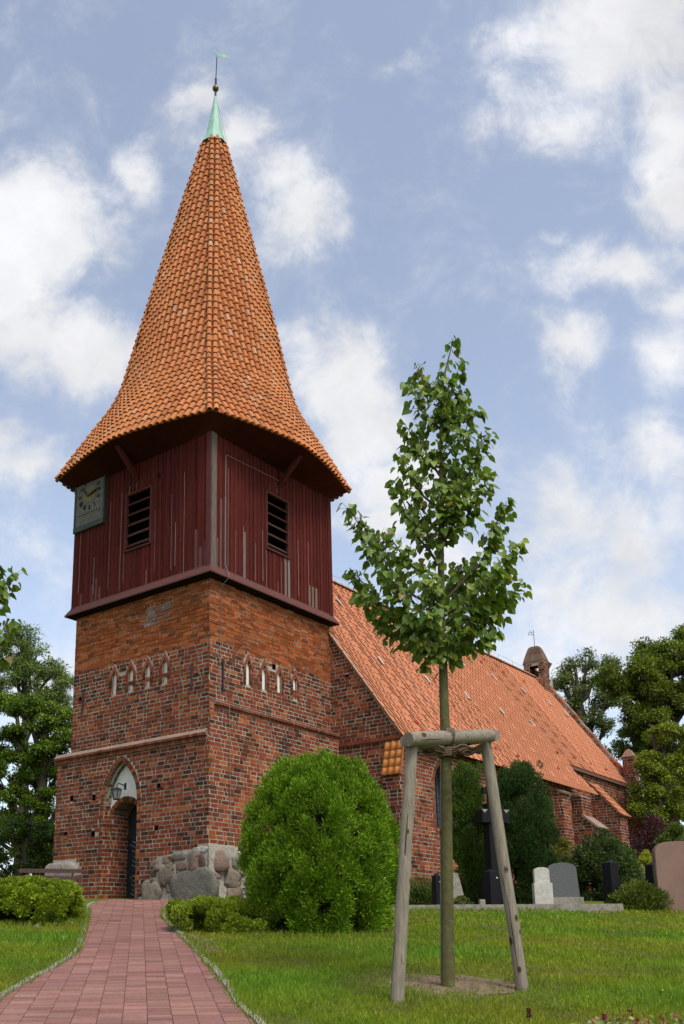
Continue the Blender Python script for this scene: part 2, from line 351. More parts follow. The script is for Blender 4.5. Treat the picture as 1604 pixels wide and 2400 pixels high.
# ------------------------------------------------------------------ brickwork
DARK, RED, BROWN, ORANGE, PALE = (.062, .028, .020), (.185, .047, .023), (.125, .039, .021), (.275, .082, .027), (.20, .082, .050)
MORTAR = (.34, .305, .235)
def pick(w, u=None, z=None, seed=0.):
    if u is not None:                                     # runs and patches of darker or brighter firing
        n = mnoise.noise(Vector((u * .8, z * 1.1, seed))) + .6 * mnoise.noise(Vector((u * 2.3, z * 3.1, seed + 9)))
        w = (w[0] * max(.15, 1 + 2.2 * n), w[1], w[2] * max(.4, 1 + n), w[3] * max(.15, 1 - 1.8 * n), w[4] * max(.2, 1 - n))
    return rng.choices((DARK, RED, BROWN, ORANGE, PALE), w)[0]
def brick_panel(mb, P0, U, N, w, z0, z1, inside=None, colf=None, mortf=None, course=.108, holes_only=None, prot=.006, wild=1., backing=True):
    P0, U, N = (np.asarray(x, float) for x in (P0, U, N)); Zv = np.array([0, 0, 1.])
    inside = inside or (lambda u, z: True)
    colf = colf or (lambda u, z: pick((2, 5, 3, 2, .6)))
    mortf = mortf or (lambda u, z: MORTAR)
    pt = lambda u, z, d: P0 + U * u + Zv * z + N * d
    if backing:
        cs = course / 2; nu = max(1, round(w / cs)); nz_ = max(1, round((z1 - z0) / cs)); du, dz = w / nu, (z1 - z0) / nz_
        for j in range(nz_):
            i = 0; z = z0 + j * dz
            while i < nu:                                        # merge runs of cells along the course
                if not inside((i + .5) * du, z + dz / 2): i += 1; continue
                k = i
                while k + 1 < nu and k - i < 5 and inside((k + 1.5) * du, z + dz / 2): k += 1
                mb.quad(pt(i * du, z, 0), pt((k + 1) * du, z, 0), pt((k + 1) * du, z + dz, 0), pt(i * du, z + dz, 0), jit(mortf((i + .5) * du, z), .1)); i = k + 1
    nc = int(math.ceil((z1 - z0) / course))
    for j in range(nc):
        zb = z0 + j * course; u = -rng.uniform(0, .26); k = rng.randrange(3)
        zt = min(zb + course, z1)
        while u < w:
            L = (.265 if k % 3 else .13) * rng.uniform(.88, 1.1); k += 1
            u0, u1 = max(u, 0), min(u + L, w); u += L
            if u1 - u0 < .04: continue
            m = .0082 * rng.uniform(.4, 1.6); a0, a1 = u0 + (m if u0 > 0 else -.004), u1 - (m if u1 < w else -.004); b0, b1 = zb + m * .9, zt - m * .9
            if a1 - a0 < .03 or b1 - b0 < .03: continue
            if not (inside(a0, b0) and inside(a1, b0) and inside(a0, b1) and inside(a1, b1)):
                ok = False                                        # try to trim the brick to the opening's edge
                for f in (.92, .83, .74, .65, .56, .47, .38, .3, .2):
                    for s0, s1 in ((a0, a0 + (a1 - a0) * f), (a1 - (a1 - a0) * f, a1)):
                        if s1 - s0 > .035 and inside(s0, b0) and inside(s1, b0) and inside(s0, b1) and inside(s1, b1): a0, a1, ok = s0, s1, True; break
                    if ok: break
                if not ok: continue
            d = prot + rng.uniform(-.004, .004) * wild; e = .004
            j4 = [rng.uniform(-.003, .003) * wild for _ in range(8)]
            f4 = [pt(a0 + e + j4[0], b0 + e + j4[1], d), pt(a1 - e + j4[2], b0 + e + j4[3], d), pt(a1 - e + j4[4], b1 - e + j4[5], d), pt(a0 + e + j4[6], b1 - e + j4[7], d)]
            b4 = [pt(a0, b0, -.004), pt(a1, b0, -.004), pt(a1, b1, -.004), pt(a0, b1, -.004)]
            c = jit(colf((a0 + a1) / 2, (b0 + b1) / 2), .14)
            mb.add(f4 + b4, [(0, 1, 2, 3), (4, 5, 1, 0), (5, 6, 2, 1), (6, 7, 3, 2), (7, 4, 0, 3)], c)
def arch_pts(cu, hw, spring, rise, n=10):
    """pointed arch from left foot over the apex to the right foot, as (u, z)"""
    Rr = (rise * rise + hw * hw) / (2 * hw); L = []
    a1 = math.asin(min(1, rise / Rr))
    for i in range(n + 1):
        a = a1 * i / n; L.append((cu - hw + Rr - Rr * math.cos(a), spring + Rr * math.sin(a)))
    return L + [(2 * cu - u, z) for u, z in L[-2::-1]]
def seg_pts(cu, hw, spring, rise, n=12):
    Rr = (hw * hw + rise * rise) / (2 * rise); a1 = math.asin(min(1, hw / Rr))
    return [(cu + Rr * math.sin(-a1 + 2 * a1 * i / n), spring + rise - Rr + Rr * math.cos(-a1 + 2 * a1 * i / n)) for i in range(n + 1)]
def in_poly(poly):
    P = np.array(poly)
    def f(u, z):
        c = False; j = len(P) - 1
        for i in range(len(P)):
            if (P[i][1] > z) != (P[j][1] > z) and u < (P[j][0] - P[i][0]) * (z - P[i][1]) / (P[j][1] - P[i][1]) + P[i][0]: c = not c
            j = i
        return c
    return f
def resample(pts, step):
    P = np.array(pts, float); s = np.concatenate([[0], np.cumsum(np.linalg.norm(np.diff(P, axis=0), axis=1))]); n = max(2, int(s[-1] / step))
    t = np.linspace(0, s[-1], n + 1); return np.stack([np.interp(t, s, P[:, k]) for k in range(2)], 1)
def arch_ring(mb, pts, pt, th, d0, d1, colf, step=.095, proud=.012):
    """ring of voussoirs round a curve: pt(u, z, depth outwards); front at d0, inner face running back to d1"""
    P = resample(pts, step); T = np.gradient(P, axis=0); T = unit(T); Nn = np.stack([-T[:, 1], T[:, 0]], 1); Q = P + Nn * th
    for i in range(len(P) - 1):
        g = .08; a, b = P[i] * (1 - g) + P[i + 1] * g, P[i] * g + P[i + 1] * (1 - g); c, d = Q[i] * g + Q[i + 1] * (1 - g), Q[i] * (1 - g) + Q[i + 1] * g
        col = jit(colf(), .14); pr = d0 + proud + rng.uniform(-.004, .004)
        vs = [pt(*a, pr), pt(*b, pr), pt(*c, pr), pt(*d, pr), pt(*a, d1), pt(*b, d1), pt(*c, d0 - .005), pt(*d, d0 - .005)]
        fs = [(0, 3, 2, 1), (0, 1, 5, 4), (2, 3, 7, 6), (3, 0, 4, 7), (1, 2, 6, 5)]
        mb.add(vs, fs, col)
        mb.add([pt(*P[i], d0 + .001), pt(*P[i + 1], d0 + .001), pt(*Q[i + 1], d0 + .001), pt(*Q[i], d0 + .001), pt(*(P[i] + .0), d1), pt(*P[i + 1], d1)],
               [(0, 3, 2, 1), (0, 1, 5, 4)], MORTAR)

# ------------------------------------------------------------------ church
church = thing('church', 'red brick village church with boarded belfry, tall tiled spire and long orange roof', 'church', (AX[0], AX[1], 0), YAW)
GZ = 2.3
HU, HL, ZF, ZG, ZTOP = 2.60, 2.85, 6.55, 7.36, 10.74
DB = .25                                         # door axis on the west wall (b)
def tower():
    tw = MB()
    wu = lambda b: HL - b                        # west wall: u from north (b=+h) to south
    arch = arch_pts(wu(DB), .64, 5.15, 1.12)
    ring_out = arch_pts(wu(DB), .77, 5.15, 1.26)
    hole_ring = in_poly([(wu(DB) - .77, 2.2), *ring_out, (wu(DB) + .77, 2.2)])
    hole_in = in_poly([(wu(DB) - .70, 2.2), *arch_pts(wu(DB), .70, 5.15, 1.19), (wu(DB) + .70, 2.2)])
    plinth_w = in_poly([(wu(-.42), 2.0), (wu(-.49), 2.55), (wu(-.93), 3.08), (wu(-1.10), 3.60), (wu(-1.78), 3.72), (wu(-2.2), 3.80), (wu(-3), 3.84), (wu(-3), 2.0)])
    bould_w = in_poly([(wu(2.9), 2.0), (wu(2.9), 3.74), (wu(1.89), 3.72), (wu(1.66), 3.5), (wu(1.9), 3.3), (wu(2.0), 2.0)])
    putW = [(1.28, 5.41), (1.26, 4.43), (-1.16, 5.43), (-1.1, 4.42), (2.18, 5.43), (2.37, 4.45)]
    def putl(cs, h=.062): return lambda u, z: any(abs(u - cu) < h and abs(z - cz) < h for cu, cz in cs)
    pW = putl([(wu(b), z) for b, z in putW], .085); pWb = putl([(wu(b), z) for b, z in putW], .05)
    wlb = lambda u, z: not (hole_in(u, z) or pWb(u, z))
    wl_ = lambda u, z: not (hole_in(u, z) or pW(u, z))
    def west_low(u, z):
        b = HL - u
        if z < 5.3 and abs(b) > 1.2 and b > 0: return pick((1.5, 6, 4, .8, .4), u, z, 1)
        if b < -1.8: return pick((2.4, 5, 4, .8, .3), u, z, 1)
        return pick((1.5, 7, 4.5, .9, .4), u, z, 1)
    mort_l = lambda u, z: MORTAR if rng.random() < .8 else (.3, .24, .18)
    mb_in = lambda u, z: wlb(u, z) and not hole_ring(u, z) and not plinth_w(u, z) and not bould_w(u, z)
    # mortar sheet everywhere but the door, bricks clear of ring and boulders
    brick_panel(tw, (-HL, HL, 0), (0, -1, 0), (-1, 0, 0), 2 * HL, GZ, ZF, wl_, west_low, mort_l, backing=True, prot=-.2) if False else None
    def panel(*a, inside=None, brick_inside=None, **k):
        tmp_in = brick_inside or inside
        P0, U, N, w, z0, z1 = a
        Pa, Ua, Na = (np.asarray(x, float) for x in (P0, U, N))
        cs = .054; nu = round(w / cs); nzz = round((z1 - z0) / cs); du, dz = w / nu, (z1 - z0) / nzz; mf = k.get('mortf') or (lambda u, z: MORTAR)
        for j in range(nzz):
            i = 0; z = z0 + j * dz
            while i < nu:
                if inside and not inside((i + .5) * du, z + dz / 2): i += 1; continue
                q = i
                while q + 1 < nu and q - i < 5 and (not inside or inside((q + 1.5) * du, z + dz / 2)): q += 1
                p = lambda u, zz: Pa + Ua * u + np.array([0, 0, zz])
                tw.quad(p(i * du, z), p((q + 1) * du, z), p((q + 1) * du, z + dz), p(i * du, z + dz), jit(mf((i + .5) * du, z), .1)); i = q + 1
        brick_panel(tw, *a, inside=tmp_in, backing=False, **k)
    panel((-HL, HL, 0), (0, -1, 0), (-1, 0, 0), 2 * HL, GZ, ZF, inside=wl_, brick_inside=mb_in, colf=west_low, mortf=mort_l)
    # upper west wall
    nich_w = [.90, .25, -.40, -1.04]; nich_s = [-1.08, -.41, .25, .96]
    def nich(cs): return lambda u, z: any(abs(u - c) < .085 and 8.2 < z < 8.70 for c in cs) or any(abs(u - c) < .085 * (8.87 - z) / .17 and 8.7 <= z < 8.87 for c in cs)
    def hood(cs): return lambda u, z: any(abs(u - c) < .10 and 8.19 < z < 8.70 for c in cs) or any(abs(u - c) < .10 + .12 * (9.06 - z) / .36 * (abs(u - c) > 0) and 8.70 <= z < 9.06 and abs(u - c) < .20 * (9.08 - z) / .36 for c in cs)
    putU_w = putl([(HU + 2.13, 8.29), (HU + .0 - 2.3, 8.27)], .08); putU_b = putl([(HU + 2.13, 8.29), (HU - 2.3, 8.27)], .045)
    def zone(u, z, b, south):
        lim = 9.04 + .05 * math.sin(u * 2.1) + rng.uniform(-.03, .03)
        if z > lim:
            if not south and -1.15 < b < -.13 and 9.83 < z < 10.42 and rng.random() < .75: return rng.choice([(.17, .12, .095), (.20, .12, .09), (.25, .10, .06), (.22, .17, .14)])
            return rng.choices([(.26, .070, .022), (.21, .056, .019), (.29, .083, .027), (.145, .046, .021), (.31, .098, .035)], (5, 3, 3, 1.2, 1))[0]
        if z < 8.0: return pick((1.8, 6, 4, 1.2, .6), u, z, 2 + south)
        return pick((3, 4.8, 4.4, .6, .3), u, z, 2 + south)
    def mz(u, z):
        if z > 9.04: return rng.choice([(.12, .055, .03), (.08, .035, .02), (.28, .22, .15), (.18, .09, .05), (.24, .18, .12)])
        return MORTAR
    wU = lambda b: HU - b
    nw = nich([wU(b) for b in nich_w]); hw_ = hood([wU(b) for b in nich_w])
    panel((-HU, HU, 0), (0, -1, 0), (-1, 0, 0), 2 * HU, ZF + .2, ZTOP, inside=lambda u, z: not (nw(u, z) or putU_w(u, z)),
          brick_inside=lambda u, z: not (hw_(u, z) or putU_b(u, z)), colf=lambda u, z: zone(u, z, HU - u, False), mortf=mz)
    panel((-HU, -HU, 0), (0, -1, 0), (-1, 0, 0), HL - HU, ZF + .2, ZG + .02, colf=lambda u, z: pick((3, 5, 4, 2, .5)))
    # south wall
    plinth_s = in_poly([(-1, 2), (-1, 3.88), (HL - 2.0, 3.92), (HL - 1.6, 3.72), (HL - 1.2, 3.45), (HL - .7, 3.3), (HL - .2, 2.9), (HL + .1, 2)])
    panel((-HL, -HL, 0), (1, 0, 0), (0, -1, 0), 5.55, GZ, ZG, inside=None, brick_inside=lambda u, z: not plinth_s(u, z),
          colf=lambda u, z: pick((1.4, 5, 3, 2.6, .5), u, z, 5))
    ns = nich([c + HU for c in nich_s]); hs_ = hood([c + HU for c in nich_s])
    put2 = putl([(HU - .0, 8.92), (HU - 2.07, 8.62)], .08); put2b = putl([(HU - .0, 8.92), (HU - 2.07, 8.62)], .045)
    panel((-HU, -HU, 0), (1, 0, 0), (0, -1, 0), 5.3, ZG + .02, ZTOP, inside=lambda u, z: not (ns(u, z) or put2(u, z)),
          brick_inside=lambda u, z: not (hs_(u, z) or put2b(u, z)), colf=lambda u, z: zone(u, z, 0, True), mortf=mz)
    # the ledges, the walls out of sight
    tw.quad((-HL, HL, ZF), (-HL, -HL, ZF), (-HU, -HL, ZF + .2), (-HU, HL, ZF + .2), (.3, .2, .14))
    tw.quad((-HU, -HL, ZG), (2.7, -HL, ZG), (2.7, -HU, ZG + .03), (-HU, -HU, ZG + .03), (.3, .2, .14))
    for z0, z1, h in ((GZ, ZF, HL), (ZF, ZTOP, HU)):
        brick_panel(tw, (2.7, h, 0), (-1, 0, 0), (0, 1, 0), 2.7 + h, z0, z1, colf=lambda u, z: pick((2, 6, 3.5, 1.6, .5)), course=.216)
    tw.quad((2.68, -HU, GZ), (2.68, HU, GZ), (2.68, HU, ZTOP), (2.68, -HU, ZTOP), (.2, .08, .05))
    # putlog holes
    def recess(c, N, U, w, h, dep, col):
        c, N, U = (np.asarray(x, float) for x in (c, N, U)); Z = np.array([0, 0, h])
        a = [c - U * w - Z, c + U * w - Z, c + U * w + Z, c - U * w + Z]; b = [p - N * dep for p in a]
        tw.add(a + b, [(4, 5, 6, 7), (0, 1, 5, 4), (1, 2, 6, 5), (2, 3, 7, 6), (3, 0, 4, 7)], col)
    for b, z in putW: recess((-HL, b, z), (-1, 0, 0), (0, 1, 0), .10, .10, .2, (.025, .012, .009))
    for b, z in ((-2.13, 8.29), (2.3, 8.27)): recess((-HU, b, z), (-1, 0, 0), (0, 1, 0), .10, .10, .2, (.025, .012, .009))
    for a_, z in ((0, 8.92), (-2.07, 8.62)): recess((a_, -HU, z), (0, -1, 0), (1, 0, 0), .10, .10, .2, (.025, .012, .009))
    # slit niches: reveals and gabled hoods
    nic = []
    for cs, N, U in ((nich_w, (-1, 0, 0), (0, 1, 0)), (nich_s, (0, -1, 0), (1, 0, 0))):
        N, U = np.array(N, float), np.array(U, float)
        for c in cs:
            o = N * HU + U * c; pf = lambda u, z, d: o + U * u + np.array([0, 0, z]) + N * d
            out = [(-.10, 8.18), (.10, 8.18), (.10, 8.70), (0, 8.89), (-.10, 8.70)]
            for i in range(5):
                p, q = out[i], out[(i + 1) % 5]; tw.quad(pf(*p, .002), pf(*q, .002), pf(*q, -.16), pf(*p, -.16), jit((.20, .085, .055), .2))
            nic.append([pf(u * 1.2, z, -.055) for u, z in out])
            for s in (-1, 1):                    # rafters of the little hood
                for k in range(1):
                    P = pf(s * .19, 8.73, -.02); top = pf(0, 9.05, -.02); dn = np.array([0, 0, -.15])
                    tw.obox(P + dn * .1, top - P, dn, N * .05, jit((.22, .075, .042), .2))
            for s in (-1, 1):
                for k in range(5): tw.obox(pf(s * .09 + (.0 if s > 0 else -.1), 8.2 + k * .108, -.012), U * .1, np.array([0, 0, .09]), N * .022, jit(pick((3, 4, 3, 1, .3)), .15))
    w_ = tw.build('tower_wall', 'brick', church)
    for p in nic:
        m = MB(); m.add(p, [tuple(range(5))] if np.dot(np.cross(p[1] - p[0], p[2] - p[0]), p[0] - np.array([0, 0, p[0][2]])) > 0 else [tuple(range(5))[::-1]])
        m.build('niche_plaster', 'plaster', w_)
    # string courses
    def course_(P, U, N, L, prof, seg=.13):
        """prof: list of (outward, z) polygon, extruded along U in header-sized pieces"""
        m = MB(); P, U, N = (np.asarray(x, float) for x in (P, U, N)); u = 0
        while u < L:
            l = min(seg * rng.uniform(.9, 1.12), L - u); j = rng.uniform(-.008, .008); jz = rng.uniform(-.006, .006)
            m.prism([P + U * (u + .008) + N * (d + (j if d > .01 else 0)) + np.array([0, 0, z + jz]) for d, z in prof], U * (l - .016), jit(rng.choice(((.15, .05, .028), (.17, .062, .036), (.135, .05, .03), (.19, .075, .045))), .14)); u += l
        t0, t1 = prof[0], prof[1]
        m.quad(P + N * t1[0] * .93 + np.array([0, 0, t1[1] + .008]), P + U * L + N * t1[0] * .93 + np.array([0, 0, t1[1] + .008]), P + U * L + N * t0[0] + np.array([0, 0, t0[1] + .03]), P + N * t0[0] + np.array([0, 0, t0[1] + .03]), (.24, .17, .125))
        m.prism([P + N * (d - .014) + np.array([0, 0, z]) for d, z in prof], U * L, (.20, .14, .10))
        return m
    lip = [(-.03, 6.70), (.085, 6.61), (.085, 6.555), (.03, 6.54), (.03, 6.49), (.055, 6.48), (.055, 6.43), (-.03, 6.42)]
    course_((-HL, HL + .08, 0), (0, -1, 0), (-1, 0, 0), 2 * HL + .02, lip).build('string_course', 'brick', w_)
    lip2 = [(-.1, 7.46), (.065, 7.41), (.065, 7.345), (.02, 7.33), (.02, 7.28), (-.02, 7.27)]
    course_((-HL + .16, -HL, 0), (1, 0, 0), (0, -1, 0), 5.36, lip2).build('string_course', 'brick', w_)
    m = course_((-HL + .05, HL, 0), (0, 1, 0), (-1, 0, 0), .01, lip)
    # iron wall ties
    for (a_, b, z0, z1) in ((-HU - .03, -2.01, 7.85, 8.52), (-HU - .03, 2.16, 7.84, 8.48)):
        t = MB(); t.tube([(a_, b, z0), (a_, b - .01, (z0 + z1) / 2), (a_, b, z1)], .026, 6); t.build('wall_tie', 'iron', w_)
    t = MB(); t.tube([(-2.1, -HU - .03, 7.8), (-2.1, -HU - .03, 8.66)], .026, 6); t.build('wall_tie', 'iron', w_)
    # ---- doorway
    dw = MB(); c0 = np.array([-HL, 0, 0]); pt = lambda u, z, d: np.array([-HL - d, HL - u, z])
    cf = lambda: pick((2, 5, 4, 2, .4))
    arch_ring(dw, [(wu(DB) - .64, 5.15 - .1), *arch, (wu(DB) + .64, 5.05)], pt, .13, 0, -.10, cf)
    in2 = arch_pts(wu(DB), .58, 5.15, 1.05)
    arch_ring(dw, [(wu(DB) - .58, 5.05), *in2, (wu(DB) + .58, 5.05)], pt, .09, -.10, -.22, cf, proud=0)
    for s in (-1, 1):                            # stepped jambs below the springing
        y1, y2, y3 = DB + s * .64, DB + s * .58, DB + s * .50
        U = (1, 0, 0)
        for (y, a0, L) in ((y1, -HL, .10), (y2, -HL + .10, .12)):
            if s > 0: brick_panel(dw, (a0, y, 0), (1, 0, 0), (0, -1, 0), L, GZ, 5.06, colf=lambda u, z: cf(), wild=.6)
            else: brick_panel(dw, (a0 + L, y, 0), (-1, 0, 0), (0, 1, 0), L, GZ, 5.06, colf=lambda u, z: cf(), wild=.6)
        hi, lo = max(y1, y2), min(y1, y2); brick_panel(dw, (-HL + .10, hi, 0), (0, -1, 0), (-1, 0, 0), hi - lo, GZ, 5.06, colf=lambda u, z: cf(), wild=.6)
        # strip of wall face between ring and opening below the springing
        hi, lo = max(DB + s * .78, y1), min(DB + s * .78, y1); brick_panel(dw, (-HL, hi, 0), (0, -1, 0), (-1, 0, 0), hi - lo, GZ, 5.06, colf=lambda u, z: cf(), wild=.6)
        hi, lo = max(y2, y3), min(y2, y3); brick_panel(dw, (-HL + .22, hi, 0), (0, -1, 0), (-1, 0, 0), hi - lo, GZ, 4.95, colf=lambda u, z: cf(), wild=.6)
        if s > 0: brick_panel(dw, (-HL + .22, y3, 0), (1, 0, 0), (0, -1, 0), .60, GZ, 5.0, colf=lambda u, z: pick((1, 5, 3, 2.5, .4)), wild=.6)
        else: brick_panel(dw, (-HL + .82, y3, 0), (-1, 0, 0), (0, 1, 0), .60, GZ, 5.0, colf=lambda u, z: cf(), wild=.6)
    seg = seg_pts(wu(DB), .50, 4.93, .30)
    arch_ring(dw, seg, pt, .125, -.22, -.84, cf, proud=.02)
    dw.build('doorway', 'brick', church)
    ty = MB(); so = seg_pts(wu(DB), .62, 4.90, .40)
    up = [p for p in arch_pts(wu(DB), .62, 5.10, 1.13)]
    poly = [pt(*p, -.215) for p in up] + [pt(*p, -.215) for p in so[::-1]]
    n = len(up); S2 = np.array(so); k = len(so)
    for i in range(n - 1):                       # strips between the pointed head and the segmental arch
        u0, u1 = up[i][0], up[i + 1][0]; z0, z1 = np.interp(u0, S2[:, 0], S2[:, 1]), np.interp(u1, S2[:, 0], S2[:, 1])
        ty.quad(pt(u0, z0, -.215), pt(u1, z1, -.215), pt(*up[i + 1], -.215), pt(*up[i], -.215))
    ty.build('tympanum', 'plaster', church)
    # door leaf with chevron boards
    dl = MB(); X0 = -HL + .78
    dl.box((X0, DB - .50, GZ + .25), (X0 + .08, DB + .50, 5.3))
    dl.box((X0 - .05, DB - .48, 4.28), (X0 + .02, DB + .48, 4.40)); dl.box((X0 - .04, DB - .03, GZ + .25), (X0 + .02, DB + .03, 4.3))
    ln = dl
    for s in (-1, 1):
        for k in range(13):
            z = 2.72 + k * .125
            P = np.array([X0 - .012, DB + s * .08, z + .05]); Q = np.array([X0 - .012, DB + s * .40, z + .20 if k % 7 != 5 else z - .08]); dirv = Q - P
            t0, t1 = sorted((rng.uniform(0, .35), rng.uniform(.5, 1))); ln.tube([P + dirv * t0, P + dirv * t1], .009, 4, (1, 1, 1), 1)
    dl.build('door', ['doorblack', 'doorline'], church)
    # ---- field stones of the plinth
    st = MB()
    def lump(c, U, N, hu, hz, dep, col, seed):
        bm = bmesh.new(); bmesh.ops.create_icosphere(bm, subdivisions=3, radius=1)
        c, U, N = (np.asarray(x, float) for x in (c, U, N)); off = Vector((seed * 3.7, seed * 1.3, seed))
        pl = [(Vector((rng.gauss(0, 1), rng.gauss(0, 1), rng.gauss(.4, .7))).normalized(), rng.uniform(.66, .9)) for _ in range(14)]
        for v in bm.verts:
            for n_, d_ in pl:
                k_ = v.co.dot(n_) - d_
                if k_ > 0: v.co -= n_ * k_ * .92
        vs = []
        for v in bm.verts:
            p = v.co.copy(); r = 1.16 + .14 * mnoise.noise(p * 1.2 + off) + .07 * mnoise.noise(p * 3.4 + off)
            ex_ = .60; q = [math.copysign(abs(t) ** ex_, t) * r for t in p]
            vs.append(c + U * q[0] * hu + np.array([0, 0, q[1] * hz]) + N * q[2] * dep)
        fl = np.dot(np.cross(U, [0, 0, 1]), N) < 0
        fs = [tuple(v.index for v in f.verts)[::(-1 if fl else 1)] for f in bm.faces]; bm.free()
        st.add(vs, fs, col, 0, True)
    GREY, PINK, TAN, BRN = (.165, .145, .115), (.19, .13, .10), (.195, .165, .12), (.105, .07, .055)
    cp = .1531
    def W(zx, zy): # plane of the west wall from a pixel
        px, py = 380 + zx * cp, 1940 + zy * cp; d = ray(px, py); t = (-HL - .02 + AX @ A_ - EYE[:2] @ A_) / (d[:2] @ A_); p = EYE + t * d; q = p[:2] - AX
        return np.array([-HL - .02, q @ B_, p[2]])
    def Sq(zx, zy):
        px, py = 380 + zx * cp, 1940 + zy * cp; d = ray(px, py); t = (-HL - .02 + AX @ B_ - EYE[:2] @ B_) / (d[:2] @ B_); p = EYE + t * d; q = p[:2] - AX
        return np.array([q @ A_, -HL - .02, p[2]])
    k1 = cp / 100
    for zx, zy, hu, hz, col, dep in ((500, 960, 330, 300, GREY, .20), (95, 705, 128, 150, TAN, .13), (308, 588, 86, 58, PINK, .09), (-150, 1010, 150, 170, TAN, .17), (265, 440, 100, 55, GREY, .08),
                                     (85, 495, 80, 62, PINK, .08), (590, 335, 118, 42, (.42, .39, .33), .05), (570, 515, 85, 110, BRN, .10), (-110, 560, 70, 55, PINK, .07), (445, 530, 22, 25, BRN, .05),
                                     (430, 600, 22, 18, PINK, .05), (655, 665, 32, 42, (.26, .06, .04), .05), (430, 440, 35, 60, GREY, .06), (110, 930, 45, 60, PINK, .07), (-130, 700, 50, 60, BRN, .06), (300, 690, 60, 25, TAN, .05)):
        lump(W(zx, zy), (0, -1, 0), (-1, 0, 0), hu * k1 * 1.30, hz * k1 * 1.10, dep * .50, jit(col, .1), rng.uniform(0, 50))
    for _ in range(46):
        b_ = rng.uniform(-2.75, -.6); z_ = rng.uniform(2.6, 3.75)
        if z_ > np.interp(-b_, [.45, .93, 1.1, 1.78, 2.8], [2.5, 2.95, 3.5, 3.65, 3.75]): continue
        q_ = rng.uniform(.035, .10); lump((-HL - .035, b_, z_), (0, -1, 0), (-1, 0, 0), q_ * 1.2, q_ * .8, .055, jit(rng.choice((GREY, PINK, TAN, BRN)), .2), rng.uniform(0, 50))
    lump((-2.62, -2.66, W(780, 490)[2]), (.7071, -.7071, 0), (-.7071, -.7071, 0), .46, .26, .17, PINK, 3.3)
    for zx, zy, hu, hz, col, dep in ((1070, 775, 135, 122, TAN, .14), (1100, 1040, 150, 125, PINK, .15), (1115, 530, 48, 90, GREY, .08), (1210, 610, 75, 110, TAN, .10), (860, 730, 60, 40, PINK, .05), (1300, 420, 70, 60, GREY, .08), (1380, 900, 120, 140, GREY, .12)):
        lump(Sq(zx, zy), (1, 0, 0), (0, -1, 0), hu * k1 * 1.35, hz * k1 * 1.1, dep * .6, jit(col, .1), rng.uniform(0, 50))
    main_st, st = st, MB()
    lump((-2.82, 2.52, 3.45), (0, -1, 0), (-1, 0, 0), .62, .30, .16, (.27, .23, .19), 9.1)
    lump((-2.82, 2.45, 2.95), (0, -1, 0), (-1, 0, 0), .66, .30, .18, (.21, .18, .15), 5.1)
    st.build('corner_boulder', 'stone', church); st = main_st
    st.prism([(-HL - .02, -.42, 2.2), (-HL - .02, -.52, 2.6), (-HL - .02, -.95, 3.1), (-HL - .02, -1.12, 3.64), (-HL - .02, -1.8, 3.76), (-HL - .02, -2.87, 3.86), (-HL - .02, -2.87, 2.2)], (.03, 0, 0), (.33, .30, .25))
    st.prism([(-HL - .02, -HL - .02, 2.2), (-HL - .02, -HL - .02, 3.86), (-2.0, -HL - .02, 3.88), (-1.6, -HL - .02, 3.7), (-1.2, -HL - .02, 3.43), (-.7, -HL - .02, 3.26), (-.2, -HL - .02, 2.85), (0, -HL - .02, 2.2)], (0, .03, 0), (.33, .30, .25))
    st.build('fieldstone_plinth', 'stone', church)
tower()

